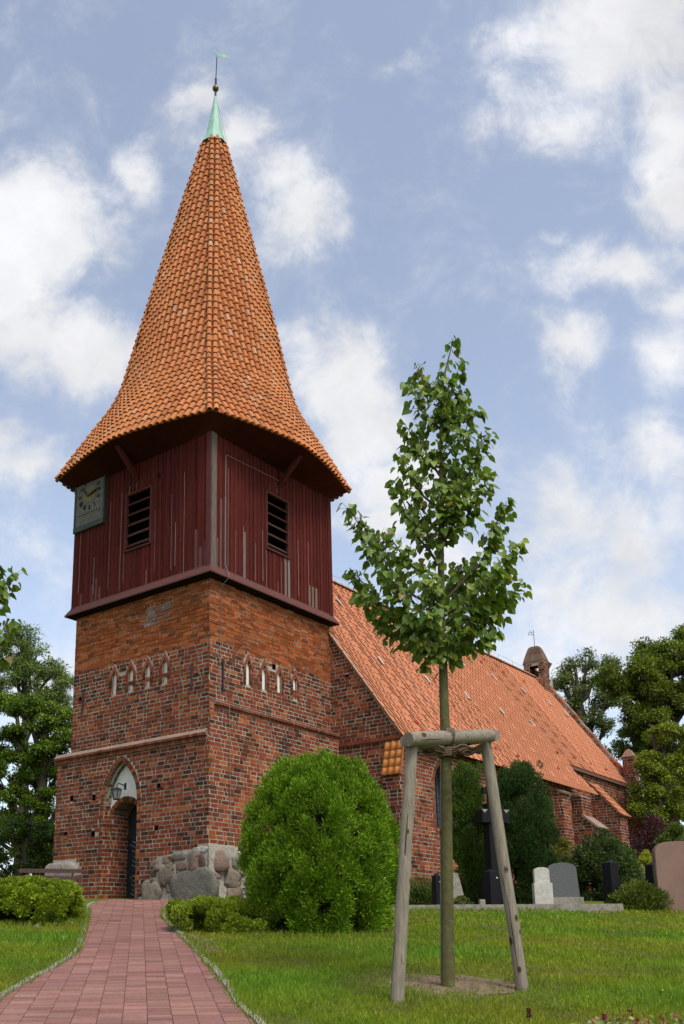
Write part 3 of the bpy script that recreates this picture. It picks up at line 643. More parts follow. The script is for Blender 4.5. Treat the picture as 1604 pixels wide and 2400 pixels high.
def belfry():
    H, Z0, Z1 = 2.71, 10.98, 15.02
    bd = MB(); RD, RD2, GW = (.086, .0185, .0145), (.070, .0160, .0130), (.16, .135, .12)
    for N, U, lo, hi, side in (((-1, 0, 0), (0, -1, 0), -.50, .50, 'w'), ((0, -1, 0), (1, 0, 0), -.44, .60, 's'), ((1, 0, 0), (0, 1, 0), 9, 9, 'e'), ((0, 1, 0), (-1, 0, 0), 9, 9, 'n')):
        N, U = np.array(N, float), np.array(U, float); u = -H; i = 0
        sgn = -1 if side == 'w' else 1
        while u < H - .01:
            w = .158 * rng.uniform(.92, 1.08); w = min(w, H - u)
            if H - u - w < .06: w = H - u
            um = u + w / 2; blocked = lo - .02 < um < hi + .02
            base = RD if rng.random() < .75 else RD2
            d = .0 + rng.uniform(-.006, .006)
            def plank(z0, z1, c, e=0.):
                P = N * (H - .03 + d + e) + U * (u + .003) + np.array([0, 0, z0]); bd.obox(P, U * (w - .006), N * .03, np.array([0, 0, z1 - z0]), c)
            spans = [(Z0, 12.27), (13.91, Z1)] if blocked else [(Z0, Z1)]
            for z0, z1 in spans:
                c = jit(base, .16)
                worn = side == 's' and (abs(um + 1.42) < .08 or abs(um - .52) < .09) and z0 < 11.2
                if worn: plank(z0, min(z1, 12.4 if um < 0 else 12.2), jit(GW, .15), .003); plank(min(z1, 12.4 if um < 0 else 12.2) + .004, z1, c) if z1 > 12.5 else None
                elif side == 's' and 1.55 < um < 1.95 and z0 < 11.2: plank(z0, 11.7, jit((.16, .105, .095), .15), .003); plank(11.704, z1, c)
                elif z0 < 11.2 and z1 > 13.3 and ((side == 'w' and um > 2.2) or (side == 's' and um < -2.1)):
                    zc = rng.uniform(11.6, 13.2); plank(z0, zc, jit((.125, .062, .056), .2), .003); plank(zc + .004, z1, c)
                elif side == 'w' and z0 < 11.2 and z1 > 12.22 and rng.random() < .25:
                    zc = rng.uniform(11.4, 12.2); plank(z0, zc, jit((.12, .05, .045), .2), .003); plank(zc + .004, z1, c)
                else: plank(z0, z1, c)
            # cover strip over the joint, its bare edge weathered pale on many of them
            us = u + w
            if us < H - .05 and not (lo - .05 < us < hi + .05 and False):
                bl = lo < us < hi
                for z0, z1 in ([(Z0, 12.27), (13.91, Z1)] if bl else [(Z0, Z1)]):
                    P = N * H + U * (us - .022) + np.array([0, 0, z0]); bd.obox(P, U * .044, N * .020, np.array([0, 0, z1 - z0]), jit(RD, .2))
                    if rng.random() < .36:
                        a = z0 + (z1 - z0) * rng.uniform(0, .12); b = a + (z1 - a) * rng.uniform(.25, .85)
                        if b > 14.2: b = 14.2
                        if b > a: bd.obox(N * (H + .004) + U * (us + sgn * .026 - .006) + np.array([0, 0, a]), U * .009, N * .018, np.array([0, 0, b - a]), jit((.27, .20, .185), .3))
            u += w; i += 1
    # corner boards, weathered bare on the near corner
    for (x, y, nm) in ((-H, -H, 1), (H, -H, 0), (-H, H, 0), (H, H, 0)):
        sx, sy = np.sign(x), np.sign(y); c = GW if nm else RD
        bd.obox((x - sx * .19, y + sy * .002, Z0), (sx * .19, 0, 0), (0, sy * .028, 0), (0, 0, Z1 - Z0), jit((.115, .092, .082) if nm else c, .1))
        bd.obox((x + sx * .002, y - sy * .15, Z0), (0, sy * .15, 0), (sx * .026, 0, 0), (0, 0, Z1 - Z0), jit((.10, .035, .033) if nm else c, .1))
    bf = bd.build('belfry', 'redwood', church)
    co = MB()
    for s in range(4): pass
    hc = H - .04
    cv = [(-hc, -hc), (hc, -hc), (hc, hc), (-hc, hc)]
    for k in range(4):
        (x0, y0), (x1, y1) = cv[k], cv[(k + 1) % 4]
        if k in (0, 3):
            c0, c1 = ((-.44, .60) if k == 0 else (-.50, .50))
            # leave the louvre opening free
            if k == 0:
                for (a, b, z0, z1) in ((-hc, c0, Z0, Z1), (c1, hc, Z0, Z1), (c0, c1, Z0, 12.28), (c0, c1, 13.9, Z1)): co.quad((a, y0, z0), (b, y0, z0), (b, y0, z1), (a, y0, z1))
            else:
                for (a, b, z0, z1) in ((-hc, c0, Z0, Z1), (c1, hc, Z0, Z1), (c0, c1, Z0, 12.28), (c0, c1, 13.9, Z1)): co.quad((x0, b, z0), (x0, a, z0), (x0, a, z1), (x0, b, z1))
        else: co.quad((x0, y0, Z0), (x1, y1, Z0), (x1, y1, Z1), (x0, y0, Z1))
    co.build('belfry_lining', 'dark', bf)
    # louvres
    for N, U, c in (((-1, 0, 0), (0, 1, 0), 0.0), ((0, -1, 0), (1, 0, 0), .08)):
        N, U = np.array(N, float), np.array(U, float); o = N * H + U * c; Z = np.array([0, 0, 1.]); w = .50
        fr = MB()
        for s in (-1, 1): fr.obox(o + U * (s * w - .035) + N * -.05 + Z * 12.24, U * .07, N * .085, Z * 1.70, jit((.085, .028, .024), .1))
        fr.obox(o - U * (w + .035) + N * -.05 + Z * 12.20, U * (2 * w + .07), N * .10, Z * .06, jit((.07, .03, .026), .1))
        fr.obox(o - U * (w + .035) + N * -.05 + Z * 13.90, U * (2 * w + .07), N * .09, Z * .06, jit((.085, .026, .022), .1))
        lv = fr.build('louvre_frame', 'redwood', bf)
        for k in range(5):
            z = 12.33 + k * .315; m = MB()
            m.obox(o - U * (w - .03) + N * .015 + Z * z, U * (2 * w - .06), N * -.20 + Z * .17, Z * .028 + N * .012, jit((.085, .038, .033) if k < 3 else (.075, .026, .023), .12)); m.build('louvre_slat', 'redwood', lv)
        bk = MB(); bk.obox(o - U * w + N * -.62 + Z * 12.25, U * 2 * w, N * .02, Z * 1.7)
        for s in (-1, 1): bk.obox(o + U * s * w + N * -.62 + Z * 12.25, U * .02 * s, N * .56, Z * 1.7)
        bk.obox(o - U * w + N * -.62 + Z * 13.93, U * 2 * w, N * .56, Z * .02); bk.obox(o - U * w + N * -.62 + Z * 12.22, U * 2 * w, N * .56, Z * .02); bk.build('louvre_box', 'dark', lv)
    # two small square holes over the west louvre
    for b in (.46, -.78):
        h = MB(); h.box((-H - .022, b - .045, 14.10), (-H - .004, b + .045, 14.23)); h.build('vent_hole', 'dark', bf)
    # weathered drip skirt, its underside coloured near black as painted shade
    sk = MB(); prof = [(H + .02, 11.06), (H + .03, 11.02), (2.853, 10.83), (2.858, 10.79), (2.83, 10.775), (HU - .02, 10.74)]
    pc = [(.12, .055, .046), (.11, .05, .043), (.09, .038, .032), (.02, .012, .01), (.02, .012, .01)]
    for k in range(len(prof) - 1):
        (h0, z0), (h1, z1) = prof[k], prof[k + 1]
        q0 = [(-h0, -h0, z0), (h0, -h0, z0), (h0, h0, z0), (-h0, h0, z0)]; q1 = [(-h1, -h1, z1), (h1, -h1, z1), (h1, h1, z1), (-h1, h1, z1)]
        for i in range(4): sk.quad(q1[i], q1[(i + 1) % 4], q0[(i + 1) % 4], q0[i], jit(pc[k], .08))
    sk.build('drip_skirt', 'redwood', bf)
    # struts under the eaves
    for P, Q in (((-H - .02, .10, 14.25), (-3.55, .10, 15.02)), ((.22, -H - .02, 14.30), (.22, -3.5, 15.02))):
        m = MB(); P, Q = np.array(P), np.array(Q); dv = Q - P; sd_ = np.array([0, .13, 0]) if abs(P[0]) > 2 else np.array([.13, 0, 0])
        m.obox(P - sd_ / 2, dv, sd_, np.array([0, 0, .16]), (.085, .022, .02)); m.build('eaves_strut', 'redwood', bf)
    # clock
    ck = MB(); X = -H - .07
    ck.box((X, 1.44, 13.52), (X + .06, 2.64, 15.0)); cl = ck.build('clock', 'clock_board', church)
    rm = MB()
    for lo, hi in (((X - .02, 1.38, 13.42), (X + .075, 1.44, 15.0)), ((X - .02, 2.64, 13.42), (X + .075, 2.70, 15.0)), ((X - .03, 1.38, 13.36), (X + .075, 2.70, 13.52))): rm.box(lo, hi)
    rm.build('clock_frame', 'clock_rim', cl)
    cb, cz = 2.04, 14.46
    f = MB()
    def disc(mb, x, r, n=40, r0=0):
        if r0: 
            vs = [(x, cb - r * math.cos(2 * math.pi * k / n), cz + r * math.sin(2 * math.pi * k / n)) for k in range(n)] + [(x, cb - r0 * math.cos(2 * math.pi * k / n), cz + r0 * math.sin(2 * math.pi * k / n)) for k in range(n)]
            mb.add(vs, [(k, (k + 1) % n, n + (k + 1) % n, n + k)[::-1] for k in range(n)])
        else: mb.add([(x, cb - r * math.cos(2 * math.pi * k / n), cz + r * math.sin(2 * math.pi * k / n)) for k in range(n)], [tuple(range(n))[::-1]])
    disc(f, X - .010, .27); disc(f, X - .006, .56, 40, .535)
    # two rows of worn gilt lettering under the dial, too weathered to read
    for row, (z, n) in enumerate(((13.77, 13), (13.63, 15))):
        for k in range(n):
            y = 2.50 - k * (.97 / n); h = rng.uniform(.05, .085)
            f.box((X - .008, y - rng.uniform(.012, .03), z), (X - .002, y, z + h))
            if rng.random() < .6: f.box((X - .008, y - .045, z + h * rng.choice((0, .4, .8))), (X - .002, y - .01, z + h * .2 + h * rng.choice((0, .4, .6))))
    f.build('gilding', 'gold', cl)
    nm = MB(); NUM = ['XII', 'I', 'II', 'III', 'IIII', 'V', 'VI', 'VII', 'VIII', 'IX', 'X', 'XI']
    for k, t in enumerate(NUM):
        a = math.pi / 2 - k * math.pi / 6; er = np.array([0, -math.cos(a), math.sin(a)]); et = np.array([0, -math.sin(a), -math.cos(a)]); x = -.024 * len(t)
        for ch in t:
            s0, s1 = np.array([X - .007, cb, cz]) + er * .36, np.array([X - .007, cb, cz]) + er * .50
            def stroke(p, q): nm.tube([p, q], .0085, 4)
            if ch == 'I': stroke(s0 + et * (x + .012), s1 + et * (x + .012)); x += .030
            elif ch == 'V': stroke(s0 + et * (x + .025), s1 + et * (x)); stroke(s0 + et * (x + .025), s1 + et * (x + .05)); x += .06
            else: stroke(s0 + et * x, s1 + et * (x + .05)); stroke(s0 + et * (x + .05), s1 + et * x); x += .06
    nm.box((X - .012, 1.52, 13.855), (X - .002, 2.54, 13.870)); nm.build('dial_lettering', 'iron', cl)
    hd = MB()
    for y, z, r in ((2.36, 14.76, .03), (1.62, 14.52, .035)):
        P = np.array([X - .05, cb + .06, cz - .07]); Q = np.array([X - .05, y, z]); hd.tube([P, P * .5 + Q * .5, Q], [.018, r, .012], 6)
    hd.build('clock_hands', 'clock_rim', cl)
    # lightning conductor down the south side
    lc = MB()
    lc.tube([(.38, -3.3, 15.0), (.28, -3.0, 14.75), (.18, -H - .04, 14.45), (-.46, -H - .045, 14.42), (-1.57, -H - .04, 14.37), (-2.14, -H - .045, 14.34), (-2.18, -H - .045, 14.30), (-2.19, -H - .045, 11.2), (-2.2, -2.9, 10.9), (-2.22, -2.89, 10.76),
             (-2.21, -HU - .03, 10.6), (-2.21, -HU - .03, 8.9), (-2.20, -HU - .03, 7.5), (-2.2, -HL - .09, 7.36), (-2.14, -HL - .03, 7.1), (-2.1, -HL - .03, 5.5), (-2.08, -HL - .03, 4.0)], .007, 5)
    lc.build('lightning_conductor', 'wire', church)
belfry()

def spire():
    zs = np.array([15.12, 15.5, 15.9, 16.4, 16.85, 17.45, 17.95, 18.45, 19.0, 20.6, 22.0, 23.5, 25.3, 26.5, 27.62])
    rs = np.array([4.41, 4.19, 3.98, 3.68, 3.39, 2.99, 2.76, 2.62, 2.49, 2.135, 1.80, 1.42, .98, .68, .40])
    NZ = 260; zz = np.linspace(zs[0], zs[-1], NZ); rc = np.interp(zz, zs, rs) - np.interp(zz, [15.1, 16.2, 27], [.02, .085, .085]); rm = rc * np.interp(zz, [15, 17.5, 24, 27.6], [.855, .865, .88, .93])
    k = np.ones(9) / 9; pad = lambda a: np.convolve(np.pad(a, 4, mode='edge'), k, 'valid')
    for arr in (rc, rm): a2 = pad(arr); arr[6:-6] = a2[6:-6]
    lean = .0150 * np.maximum(zz - 15.2, 0) / math.sqrt(2)               # the spire leans a little to the south-east
    hh = rc / math.sqrt(2)
    zi = lambda arr, z: float(np.interp(z, zz, arr))
    def dep(x, z):
        """distance of the swelling roof face from the spire's axis, x metres off its middle line"""
        h = zi(hh, z); f = min(1., abs(x) / h); return h + (zi(rm, z) - h) * (1 - f ** 1.45)
    tl = MB(); pitch, gauge, br = .205, .285, .072
    PAL = [(.45, .170, .064), (.47, .182, .072), (.43, .158, .06), (.48, .19, .080), (.41, .148, .056), (.44, .185, .078)]
    def barrel(p0, p1, e, n, r0, r1, col, seg=6):
        """half-round tile from its lower end p0 to its upper end p1"""
        vs = []
        for p, r in ((p0, r0), (p1, r1)):
            for i in range(seg + 1):
                a = math.pi * i / seg; vs.append(p + e * (-math.cos(a) * r) + n * (math.sin(a) * r))
        for i in range(seg + 1):
            a = math.pi * i / seg; vs.append(p0 + e * (-math.cos(a) * r0 * .72) + n * (math.sin(a) * r0 * .70))
        s = seg + 1
        tl.add(vs, [(i, i + 1, s + i + 1, s + i) for i in range(seg)], col, 0, True)
        tl.add(vs, [(2 * s + i, 2 * s + i + 1, i + 1, i) for i in range(seg)], tuple(x * .8 for x in col))
    def colr():
        q = rng.random()
        if q < .025: return jit((.46, .25, .14), .12)
        if q < .07: return jit((.36, .14, .058), .12)
        return jit(rng.choice(PAL), .07)
    # course heights from the arc length of the middle line
    s = np.concatenate([[0], np.cumsum(np.hypot(np.diff(zz), np.diff(rm)))]); nrow = int(s[-1] / gauge); zr = np.interp(np.linspace(0, s[-1], nrow + 1), s, zz)
    eaves = []
    for f in range(4):
        th = R(-180 + 90 * f); O = np.array([math.cos(th), math.sin(th), 0]); T = np.array([-math.sin(th), math.cos(th), 0]); Zv = np.array([0, 0, 1.])
        def pos(x, z): l = zi(lean, z); return O * dep(x, z) + T * x + np.array([l, -l, z])
        for j in range(nrow):
            z0 = zr[j]; z1 = min(zr[j + 1] + .05, zz[-1]); h0, h1 = zi(hh, z0), zi(hh, z1)
            xs = np.linspace(-1, 1, 9)
            lo = [pos(x * h0, z0) for x in xs]; hi = [pos(x * h1, z1) for x in xs]
            up = unit(pos(0, z1) - pos(0, z0)); nn = unit(np.cross(T, up)); nn = nn if nn @ O > 0 else -nn
            c = jit((.34, .108, .043), .12)  # bed between the barrels coloured dark red, painting the channel shade
            tl.add([p + nn * .022 for p in lo] + [p - nn * .012 for p in hi] + [p - nn * .02 for p in lo], [(i, i + 1, 10 + i, 9 + i) for i in range(8)] + [(18 + i, 19 + i, i + 1, i) for i in range(8)], c)
            m = int((h0 + pitch) / pitch) + 1
            for kk in range(-m, m + 1):
                x = (kk + .5) * pitch
                if abs(x) > h0 - .085 or abs(x) > h1 - .02: continue
                dx = rng.uniform(-.005, .005); xx = x + dx
                p0, p1 = pos(xx, z0), pos(xx, z1); up = unit(p1 - p0); e = unit(pos(xx + .03, z0) - pos(xx - .03, z0)); n = unit(np.cross(e, up))
                if n @ O < 0: n = -n
                dj = rng.uniform(-.01, .01) + (.05 if j == 0 else 0)
                barrel(p0 + n * .034 - up * dj, p1 - n * .006, e, n, br * rng.uniform(.96, 1.04), br * .86, colr())
                if j == 0:                                               # concave under-tiles show between the barrels at the eaves
                    q = pos(x + pitch / 2, z0) - up * .02 if abs(x + pitch / 2) < h0 else p0 + e * pitch / 2
                    vs = []
                    for r_ in (.060, .042):
                        for i in range(6): a = math.pi + math.pi * i / 5; vs.append(q + e * (math.cos(a) * r_) + n * (math.sin(a) * r_ + .035))
                    cc = colr(); tl.add(vs, [(i, i + 1, 7 + i, 6 + i) for i in range(5)], cc); tl.add(vs[:6] + [v + up * .3 for v in vs[:6]], [(i, i + 1, 7 + i, 6 + i)[::-1] for i in range(5)], cc)
        eaves += [pos(x * zi(hh, zz[0]), zz[0]) for x in np.linspace(-1, 1, 9)[:-1]]
        # hip on this face's right-hand edge: two rows of barrels side by side
        th = R(-180 + 90 * f + 45); out = np.array([math.cos(th), math.sin(th), 0]); e = np.array([-math.sin(th), math.cos(th), 0])
        A = np.stack([rc * math.cos(th) + lean, rc * math.sin(th) - lean, zz], 1); sa = np.concatenate([[0], np.cumsum(np.linalg.norm(np.diff(A, axis=0), axis=1))]); n_ = int(sa[-1] / .262); g = sa[-1] / n_
        at_s = lambda t: np.array([np.interp(t, sa, A[:, c]) for c in range(3)])
        for j in range(n_):
            p0, p1 = at_s(j * g), at_s(min((j + 1) * g + .06, sa[-1])); up = unit(p1 - p0); n = unit(np.cross(e, up)); n = n if n @ out > 0 else -n
            for sx in (-.088, .088): barrel(p0 + e * sx + n * .045 - up * (.05 if j == 0 else 0), p1 + e * sx + n * .008, e, n, .074, .064, colr())
            tl.add([p0 - e * .17, p0 + e * .17, p1 + e * .17 - n * .01, p1 - e * .17 - n * .01], [(0, 1, 2, 3)], (.25, .075, .033))
    sp = tl.build('spire_roof', 'tile', church)
    # soffit boards between belfry and eaves
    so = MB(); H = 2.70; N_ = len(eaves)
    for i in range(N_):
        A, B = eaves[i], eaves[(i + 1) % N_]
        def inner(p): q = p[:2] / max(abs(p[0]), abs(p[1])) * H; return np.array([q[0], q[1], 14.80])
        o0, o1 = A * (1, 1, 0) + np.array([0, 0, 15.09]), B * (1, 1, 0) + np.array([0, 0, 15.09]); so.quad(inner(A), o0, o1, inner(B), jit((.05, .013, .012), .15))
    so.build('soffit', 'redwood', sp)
    # copper cap, ball, rod and vane
    lx = lambda z: .0150 * (z - 15.2) / math.sqrt(2)
    cp = MB(); pr = [(.425, 27.50), (.41, 27.53), (.36, 27.68), (.28, 27.98), (.225, 28.30), (.165, 28.65), (.115, 29.0), (.07, 29.32), (.045, 29.50), (.03, 29.56)]
    n = 16; vs = []
    for r, z in pr:
        for k in range(n):
            a = 2 * math.pi * (k + .5) / n; rr = r * (1 + .05 * (k % 2)); vs.append((lx(z) + rr * math.cos(a), -lx(z) + rr * math.sin(a), z))
    cp.add(vs, [(i * n + k, i * n + (k + 1) % n, (i + 1) * n + (k + 1) % n, (i + 1) * n + k) for i in range(len(pr) - 1) for k in range(n)], (1, 1, 1), 0, False)
    cc = cp.build('copper_cap', 'copper', sp)
    bl = MB(); zc = 29.88; bl.lathe([(.11 * math.sin(a), -.115 * math.cos(a)) for a in np.linspace(.05, math.pi - .05, 12)], (lx(zc), -lx(zc), zc), 18); bl.build('gilded_ball', 'bronze', cc)
    rd = MB(); rd.tube([(lx(29.5), -lx(29.5), 29.5), (lx(30.3), -lx(30.3), 30.3)], .035, 8); rd.tube([(lx(30.3), -lx(30.3), 30.3), (lx(31.2) + .01, -lx(31.2) - .01, 31.2)], .017, 6); rd.build('vane_rod', 'iron', cc)
    # weathercock: flat sheet, cut like a bird with a raised tail
    o = [(-.30, .42), (-.27, .25), (-.20, .12), (-.08, .0), (.02, -.06), (.16, -.12), (.26, -.2), (.30, -.30), (.34, -.18), (.44, -.18), (.52, -.30), (.54, -.24), (.48, -.05), (.38, .06), (.24, .08), (.16, .0), (.04, .06), (-.08, .14), (-.18, .24), (-.26, .44)]
    dirv = np.array([math.cos(-YAW), math.sin(-YAW), 0])    # faces across the view
    vn = MB(); c = np.array([lx(31.25), -lx(31.25), 31.28]); pts = [c + dirv * (x * .62 + .08) + np.array([0, 0, z * .62]) for x, z in o]
    vn.prism(pts, np.array([math.sin(YAW), math.cos(YAW), 0]) * .012); vn.build('weathercock', 'copper', cc)
    w2 = MB(); w2.tube([(lx(29.5) + .02, -lx(29.5) - .02, 29.48), (.31, -.31, 28.6), (.42, -.42, 27.8), (.50, -.50, 27.0)], .006, 4); w2.build('conductor_wire', 'wire', cc)
spire()

def nave():
    SL = R(55); B0, Z0, AW, AE = -5.05, 7.05, 2.62, 22.68; BR = -.45; ZR = Z0 + (BR - B0) * math.tan(SL)
    notch_a, BE, ZE2 = 16.0, -4.33, Z0 + .72 * math.tan(SL)
    tl = MB(); w, g = .225, .29; up = np.array([0, math.cos(SL), math.sin(SL)]); e = np.array([1., 0, 0]); n = np.array([0, -math.sin(SL), math.cos(SL)])
    Ltot = (BR - B0) / math.cos(SL); nrow = int(Ltot / g) + 1
    prof = [(0, .002), (.14, .017), (.27, .022), (.40, .012), (.54, .000), (.78, -.002), (1.0, .0)]
    PAL = [(.44, .170, .086), (.45, .175, .090), (.43, .164, .082), (.46, .182, .096)]
    def roofside(sgn):
        for j in range(nrow):
            s0 = j * g; b_at = s0 * math.cos(SL); a_hi = AE
            if B0 + b_at < BE - .02 and sgn > 0: a_hi = notch_a + .40 * min(1, (s0) / .9) * -1 + .42
            a0 = AW - (w / 2 if j % 2 else 0)
            nt_ = int((a_hi - a0) / w) + 1
            for i in range(nt_):
                x0, x1 = max(a0 + i * w, AW), min(a0 + (i + 1) * w, a_hi)
                if x1 - x0 < .03: continue
                s1 = min(s0 + g + .04, Ltot); j0 = rng.uniform(-.003, .003)
                P0 = np.array([0, B0, Z0]) + up * (s0 + j0 - (.04 if j == 0 else 0)); P1 = np.array([0, B0, Z0]) + up * s1
                t0, t1 = (x0 - a0 - i * w) / w, (x1 - a0 - i * w) / w
                fr = [(t, h) for t, h in prof if t0 <= t <= t1]
                if len(fr) < 2: fr = [(t0, 0), (t1, 0)]
                lo = [P0 + e * (a0 + i * w + t * w) + n * (h * 1.1 + .009) for t, h in fr]; hi = [P1 + e * (a0 + i * w + t * w) + n * (h * .8 + .002) for t, h in fr]; un = [P0 + e * (a0 + i * w + t * w) + n * -.006 for t, h in fr]
                m = len(fr); vs = lo + hi + un
                if sgn < 0: vs = [np.array([v[0], 2 * BR - v[1], v[2]]) for v in vs]
                r_ = 1 if sgn > 0 else -1
                tl.add(vs, [(k, k + 1, m + k + 1, m + k)[::r_] for k in range(m - 1)], jit(rng.choice(PAL), .04), 0, True)
                tl.add(vs, [(2 * m + k, 2 * m + k + 1, k + 1, k)[::r_] for k in range(m - 1)], (.34, .095, .042))  # tile ends in a darker red, painting the shadow dashes of each course
    roofside(1)
    d0 = np.array([0, 2 * (BR - B0), 0])
    tl.quad((AW, 2 * BR - B0, Z0), (AW, BR, ZR), (AE, BR, ZR), (AE, 2 * BR - B0, Z0), (.5, .2, .11))       # far slope
    for a0, a1, b0, z0 in ((AW, notch_a, B0, Z0), (notch_a, AE, BE, ZE2)):                                   # boarding under the tiles
        tl.quad((a0, b0, z0 - .03), (a0, BR, ZR - .03), (a1, BR, ZR - .03), (a1, b0, z0 - .03), (.10, .05, .035))
    roof = tl.build('nave_roof', 'nave_tile', church)
    rg = MB(); a = AW
    while a < AE - .6:
        l = rng.uniform(.36, .40); c = jit((.40, .24, .17), .15)
        vs = []
        for x, r in ((a, .13), (a + l + .03, .115)):
            for k in range(7): t = math.pi * k / 6; vs.append((x, BR - r * math.cos(t), ZR - .02 + r * .8 * math.sin(t)))
        rg.add(vs, [(k, k + 1, 8 + k, 7 + k)[::-1] for k in range(6)], c, 0, True); a += l
    rg.build('roof_ridge', 'nave_tile', roof)
    rw = MB(); rw.tube([(x, BR, ZR + .27 + .02 * math.sin(x * 3)) for x in np.linspace(AW + .2, AE - 1.3, 30)], .006, 4)
    for x in np.linspace(AW + .6, AE - 1.3, 14): rw.tube([(x, BR, ZR), (x, BR, ZR + .27)], .006, 4)
    z7 = lambda x, y: (760 + x * .3444, 1330 + y * .3444)
    q = [onroof(*z7(x, y), B0, Z0, SL) + n * .06 for x, y in ((258, 330), (440, 590), (600, 800), (780, 1020), (900, 1180))]
    rw.tube(q, .010, 4); rw.build('lightning_conductor', 'wire', roof)
    for x, y in ((90, 235), (378, 643), (420, 385), (695, 770), (933, 655), (965, 880), (1150, 752), (1350, 843), (1203, 985), (1410, 1068), (1525, 922), (1640, 1000)):
        p = onroof(*z7(x, y), B0, Z0, SL); m = MB(); m.obox(p + n * .055 - e * .05 - up * .17, e * .10, up * .34, n * .02); m.build('metal_roof_tab', 'white_stone', roof)
    rv = []
    for fz, cnt, s_ in ((.86, 9, 0), (.10, 11, .7)):
        for k in range(cnt):
            aa = 3.4 + s_ + k * (18.2 / cnt); 
            if fz < .5 and aa > 15.5: fz_ = .24
            else: fz_ = fz
            p = np.array([aa, B0, Z0]) + up * (Ltot * fz_); m = MB()
            m.prism([p + n * .05 - e * .05, p + n * .05 + e * .05, p + n * .09 + e * .03 + up * .02, p + n * .09 - e * .03 + up * .02], up * .10, (.36, .06, .035)); m.build('vent_cap', 'nave_tile', roof)
    # ---- walls
    wl = MB(); PN = lambda u, z: pick((1, 6, 2.5, 3.4, 1))
    gb = 2.6
    slope = lambda b: Z0 + (b - B0) * math.tan(SL) - .07
    brick_panel(wl, (2.7, -gb + .05, 0), (0, -1, 0), (-1, 0, 0), 2.26, GZ, 10.8, inside=lambda u, z: z < slope(-gb + .05 - u) and not (abs(u - .62) < .06 and abs(z - 9.13) < .06) and not (abs(u - 1.35) < .06 and abs(z - 7.95) < .06),
                colf=lambda u, z: pick((2.4, 4.4, 5, 1.2, .3), u, z, 6) if z > 7.2 else pick((1.8, 6, 5, .6, .2), u, z, 6))
    for u, z in ((.62, 9.13), (1.35, 7.95)): wl.obox((2.78, -gb + .05 - u - .09, z - .09), (0, .18, 0), (.02, 0, 0), (0, 0, .18), (.03, .015, .01))
    P = [(2.72, -2.5, GZ), (2.72, -4.75, GZ), (2.72, -4.75, slope(-4.75)), (2.72, -2.5, slope(-2.5))]
    wl.add([(2.72, 2.5, GZ), (2.72, 4.1, GZ), (2.72, 4.1, 7.1), (2.72, 2.5, 10.0)], [(0, 3, 2, 1)], (.25, .09, .05))
    # south wall of the nave with its pointed windows
    wins = [(5.29, 4.80, 5.95, .85), (9.72, 4.80, 5.95, .85)]
    hs = [in_poly([(c - .64, s), *arch_pts(c, .64, sp_, r), (c + .64, s)]) for c, s, sp_, r in wins]; hr = [in_poly([(c - .76, s), *arch_pts(c, .76, sp_, r + .12), (c + .76, s)]) for c, s, sp_, r in wins]
    X0 = 2.7
    put = lambda x, z: (abs(x - 3.62) < .05 and abs(z - 5.95) < .05) or (abs(x - 3.95) < .05 and abs(z - 4.98) < .05)
    wallc = lambda u, z: pick((.6, 6, 2.6, 3.6, 1.2), u, z, 7) if u < 4 else pick((1, 6, 3.4, 2, .8), u, z, 7)
    brick_panel(wl, (X0, -4.75, 0), (1, 0, 0), (0, -1, 0), 14.6 - X0, GZ, 7.2, inside=lambda u, z: not any(h(u + X0, z) for h in hr) and not put(u + X0, z), colf=wallc)
    for x, z in ((3.62, 5.95), (3.95, 4.98)): wl.box((x - .08, -4.70, z - .08), (x + .08, -4.66, z + .08), (.03, .015, .01))
    pt = lambda u, z, d: np.array([u, -4.75 - d, z])
    for c, s, sp_, r in wins:
        arch_ring(wl, [(c - .64, s), (c - .64, sp_ - .03), *arch_pts(c, .64, sp_, r), (c + .64, sp_ - .03), (c + .64, s)], pt, .125, 0, -.32, lambda: pick((.5, 6, 2, 3, .6)))
        wl.quad((c - .70, -4.44, s - .02), (c + .70, -4.44, s - .02), (c + .70, -4.80, s - .10), (c - .70, -4.80, s - .10), (.3, .13, .09)) if False else wl.obox((c - .68, -4.80, s - .10), (1.36, 0, 0), (0, .4, 0), (0, 0, .09), (.27, .09, .05))
    brick_panel(wl, (14.6, -4.2, 0), (1, 0, 0), (0, -1, 0), AE - 14.6, GZ, 8.15, inside=lambda u, z: not (abs(u - 5.95) < .17 and 6.9 < z < 7.35), colf=lambda u, z: pick((2.2, 4, 4, .9, .8)))
    brick_panel(wl, (14.6, -4.75, 0), (0, 1, 0), (1, 0, 0), .55, GZ, 7.2)
    brick_panel(wl, (AE, -4.2, 0), (0, 1, 0), (1, 0, 0), 7.5, GZ, 13.4, inside=lambda u, z: z < slope(-4.2 + u) + .25 and z < slope(2 * BR + 4.2 - u) + .25, course=.216)
    wl.box((20.35, -4.12, 6.85), (20.75, -4.05, 7.4), (.02, .015, .012))
    for k in range(7): t = math.pi * k / 6; wl.obox((20.55 - .22 * math.cos(t) - .05, -4.24, 7.28 + .22 * math.sin(t)), (.1, 0, 0), (0, .05, 0), (0, 0, .09), jit((.30, .14, .06), .1))
    nw = wl.build('nave_wall', 'brick', church)
    for c, s, sp_, r in wins:
        gl = MB(); gl.add([pt(*p, -.30) for p in [(c - .66, s), (c + .66, s)] + arch_pts(c, .66, sp_, r + .03)[::-1]], [tuple(range(2 + 21))]); wn = gl.build('window_pane', 'glass', nw)
        ld = MB()
        for k in range(-2, 3): x = c + k * .24; ld.box((x - .012, -4.47, s), (x + .012, -4.44, sp_ + (r * (1 - abs(k) * .38))))
        for k in range(8): z = s + .15 + k * .2; ld.box((c - .64, -4.465, z), (c + .64, -4.445, z + .018)) if z < sp_ + .3 else None
        ld.build('window_bars', 'iron', wn)
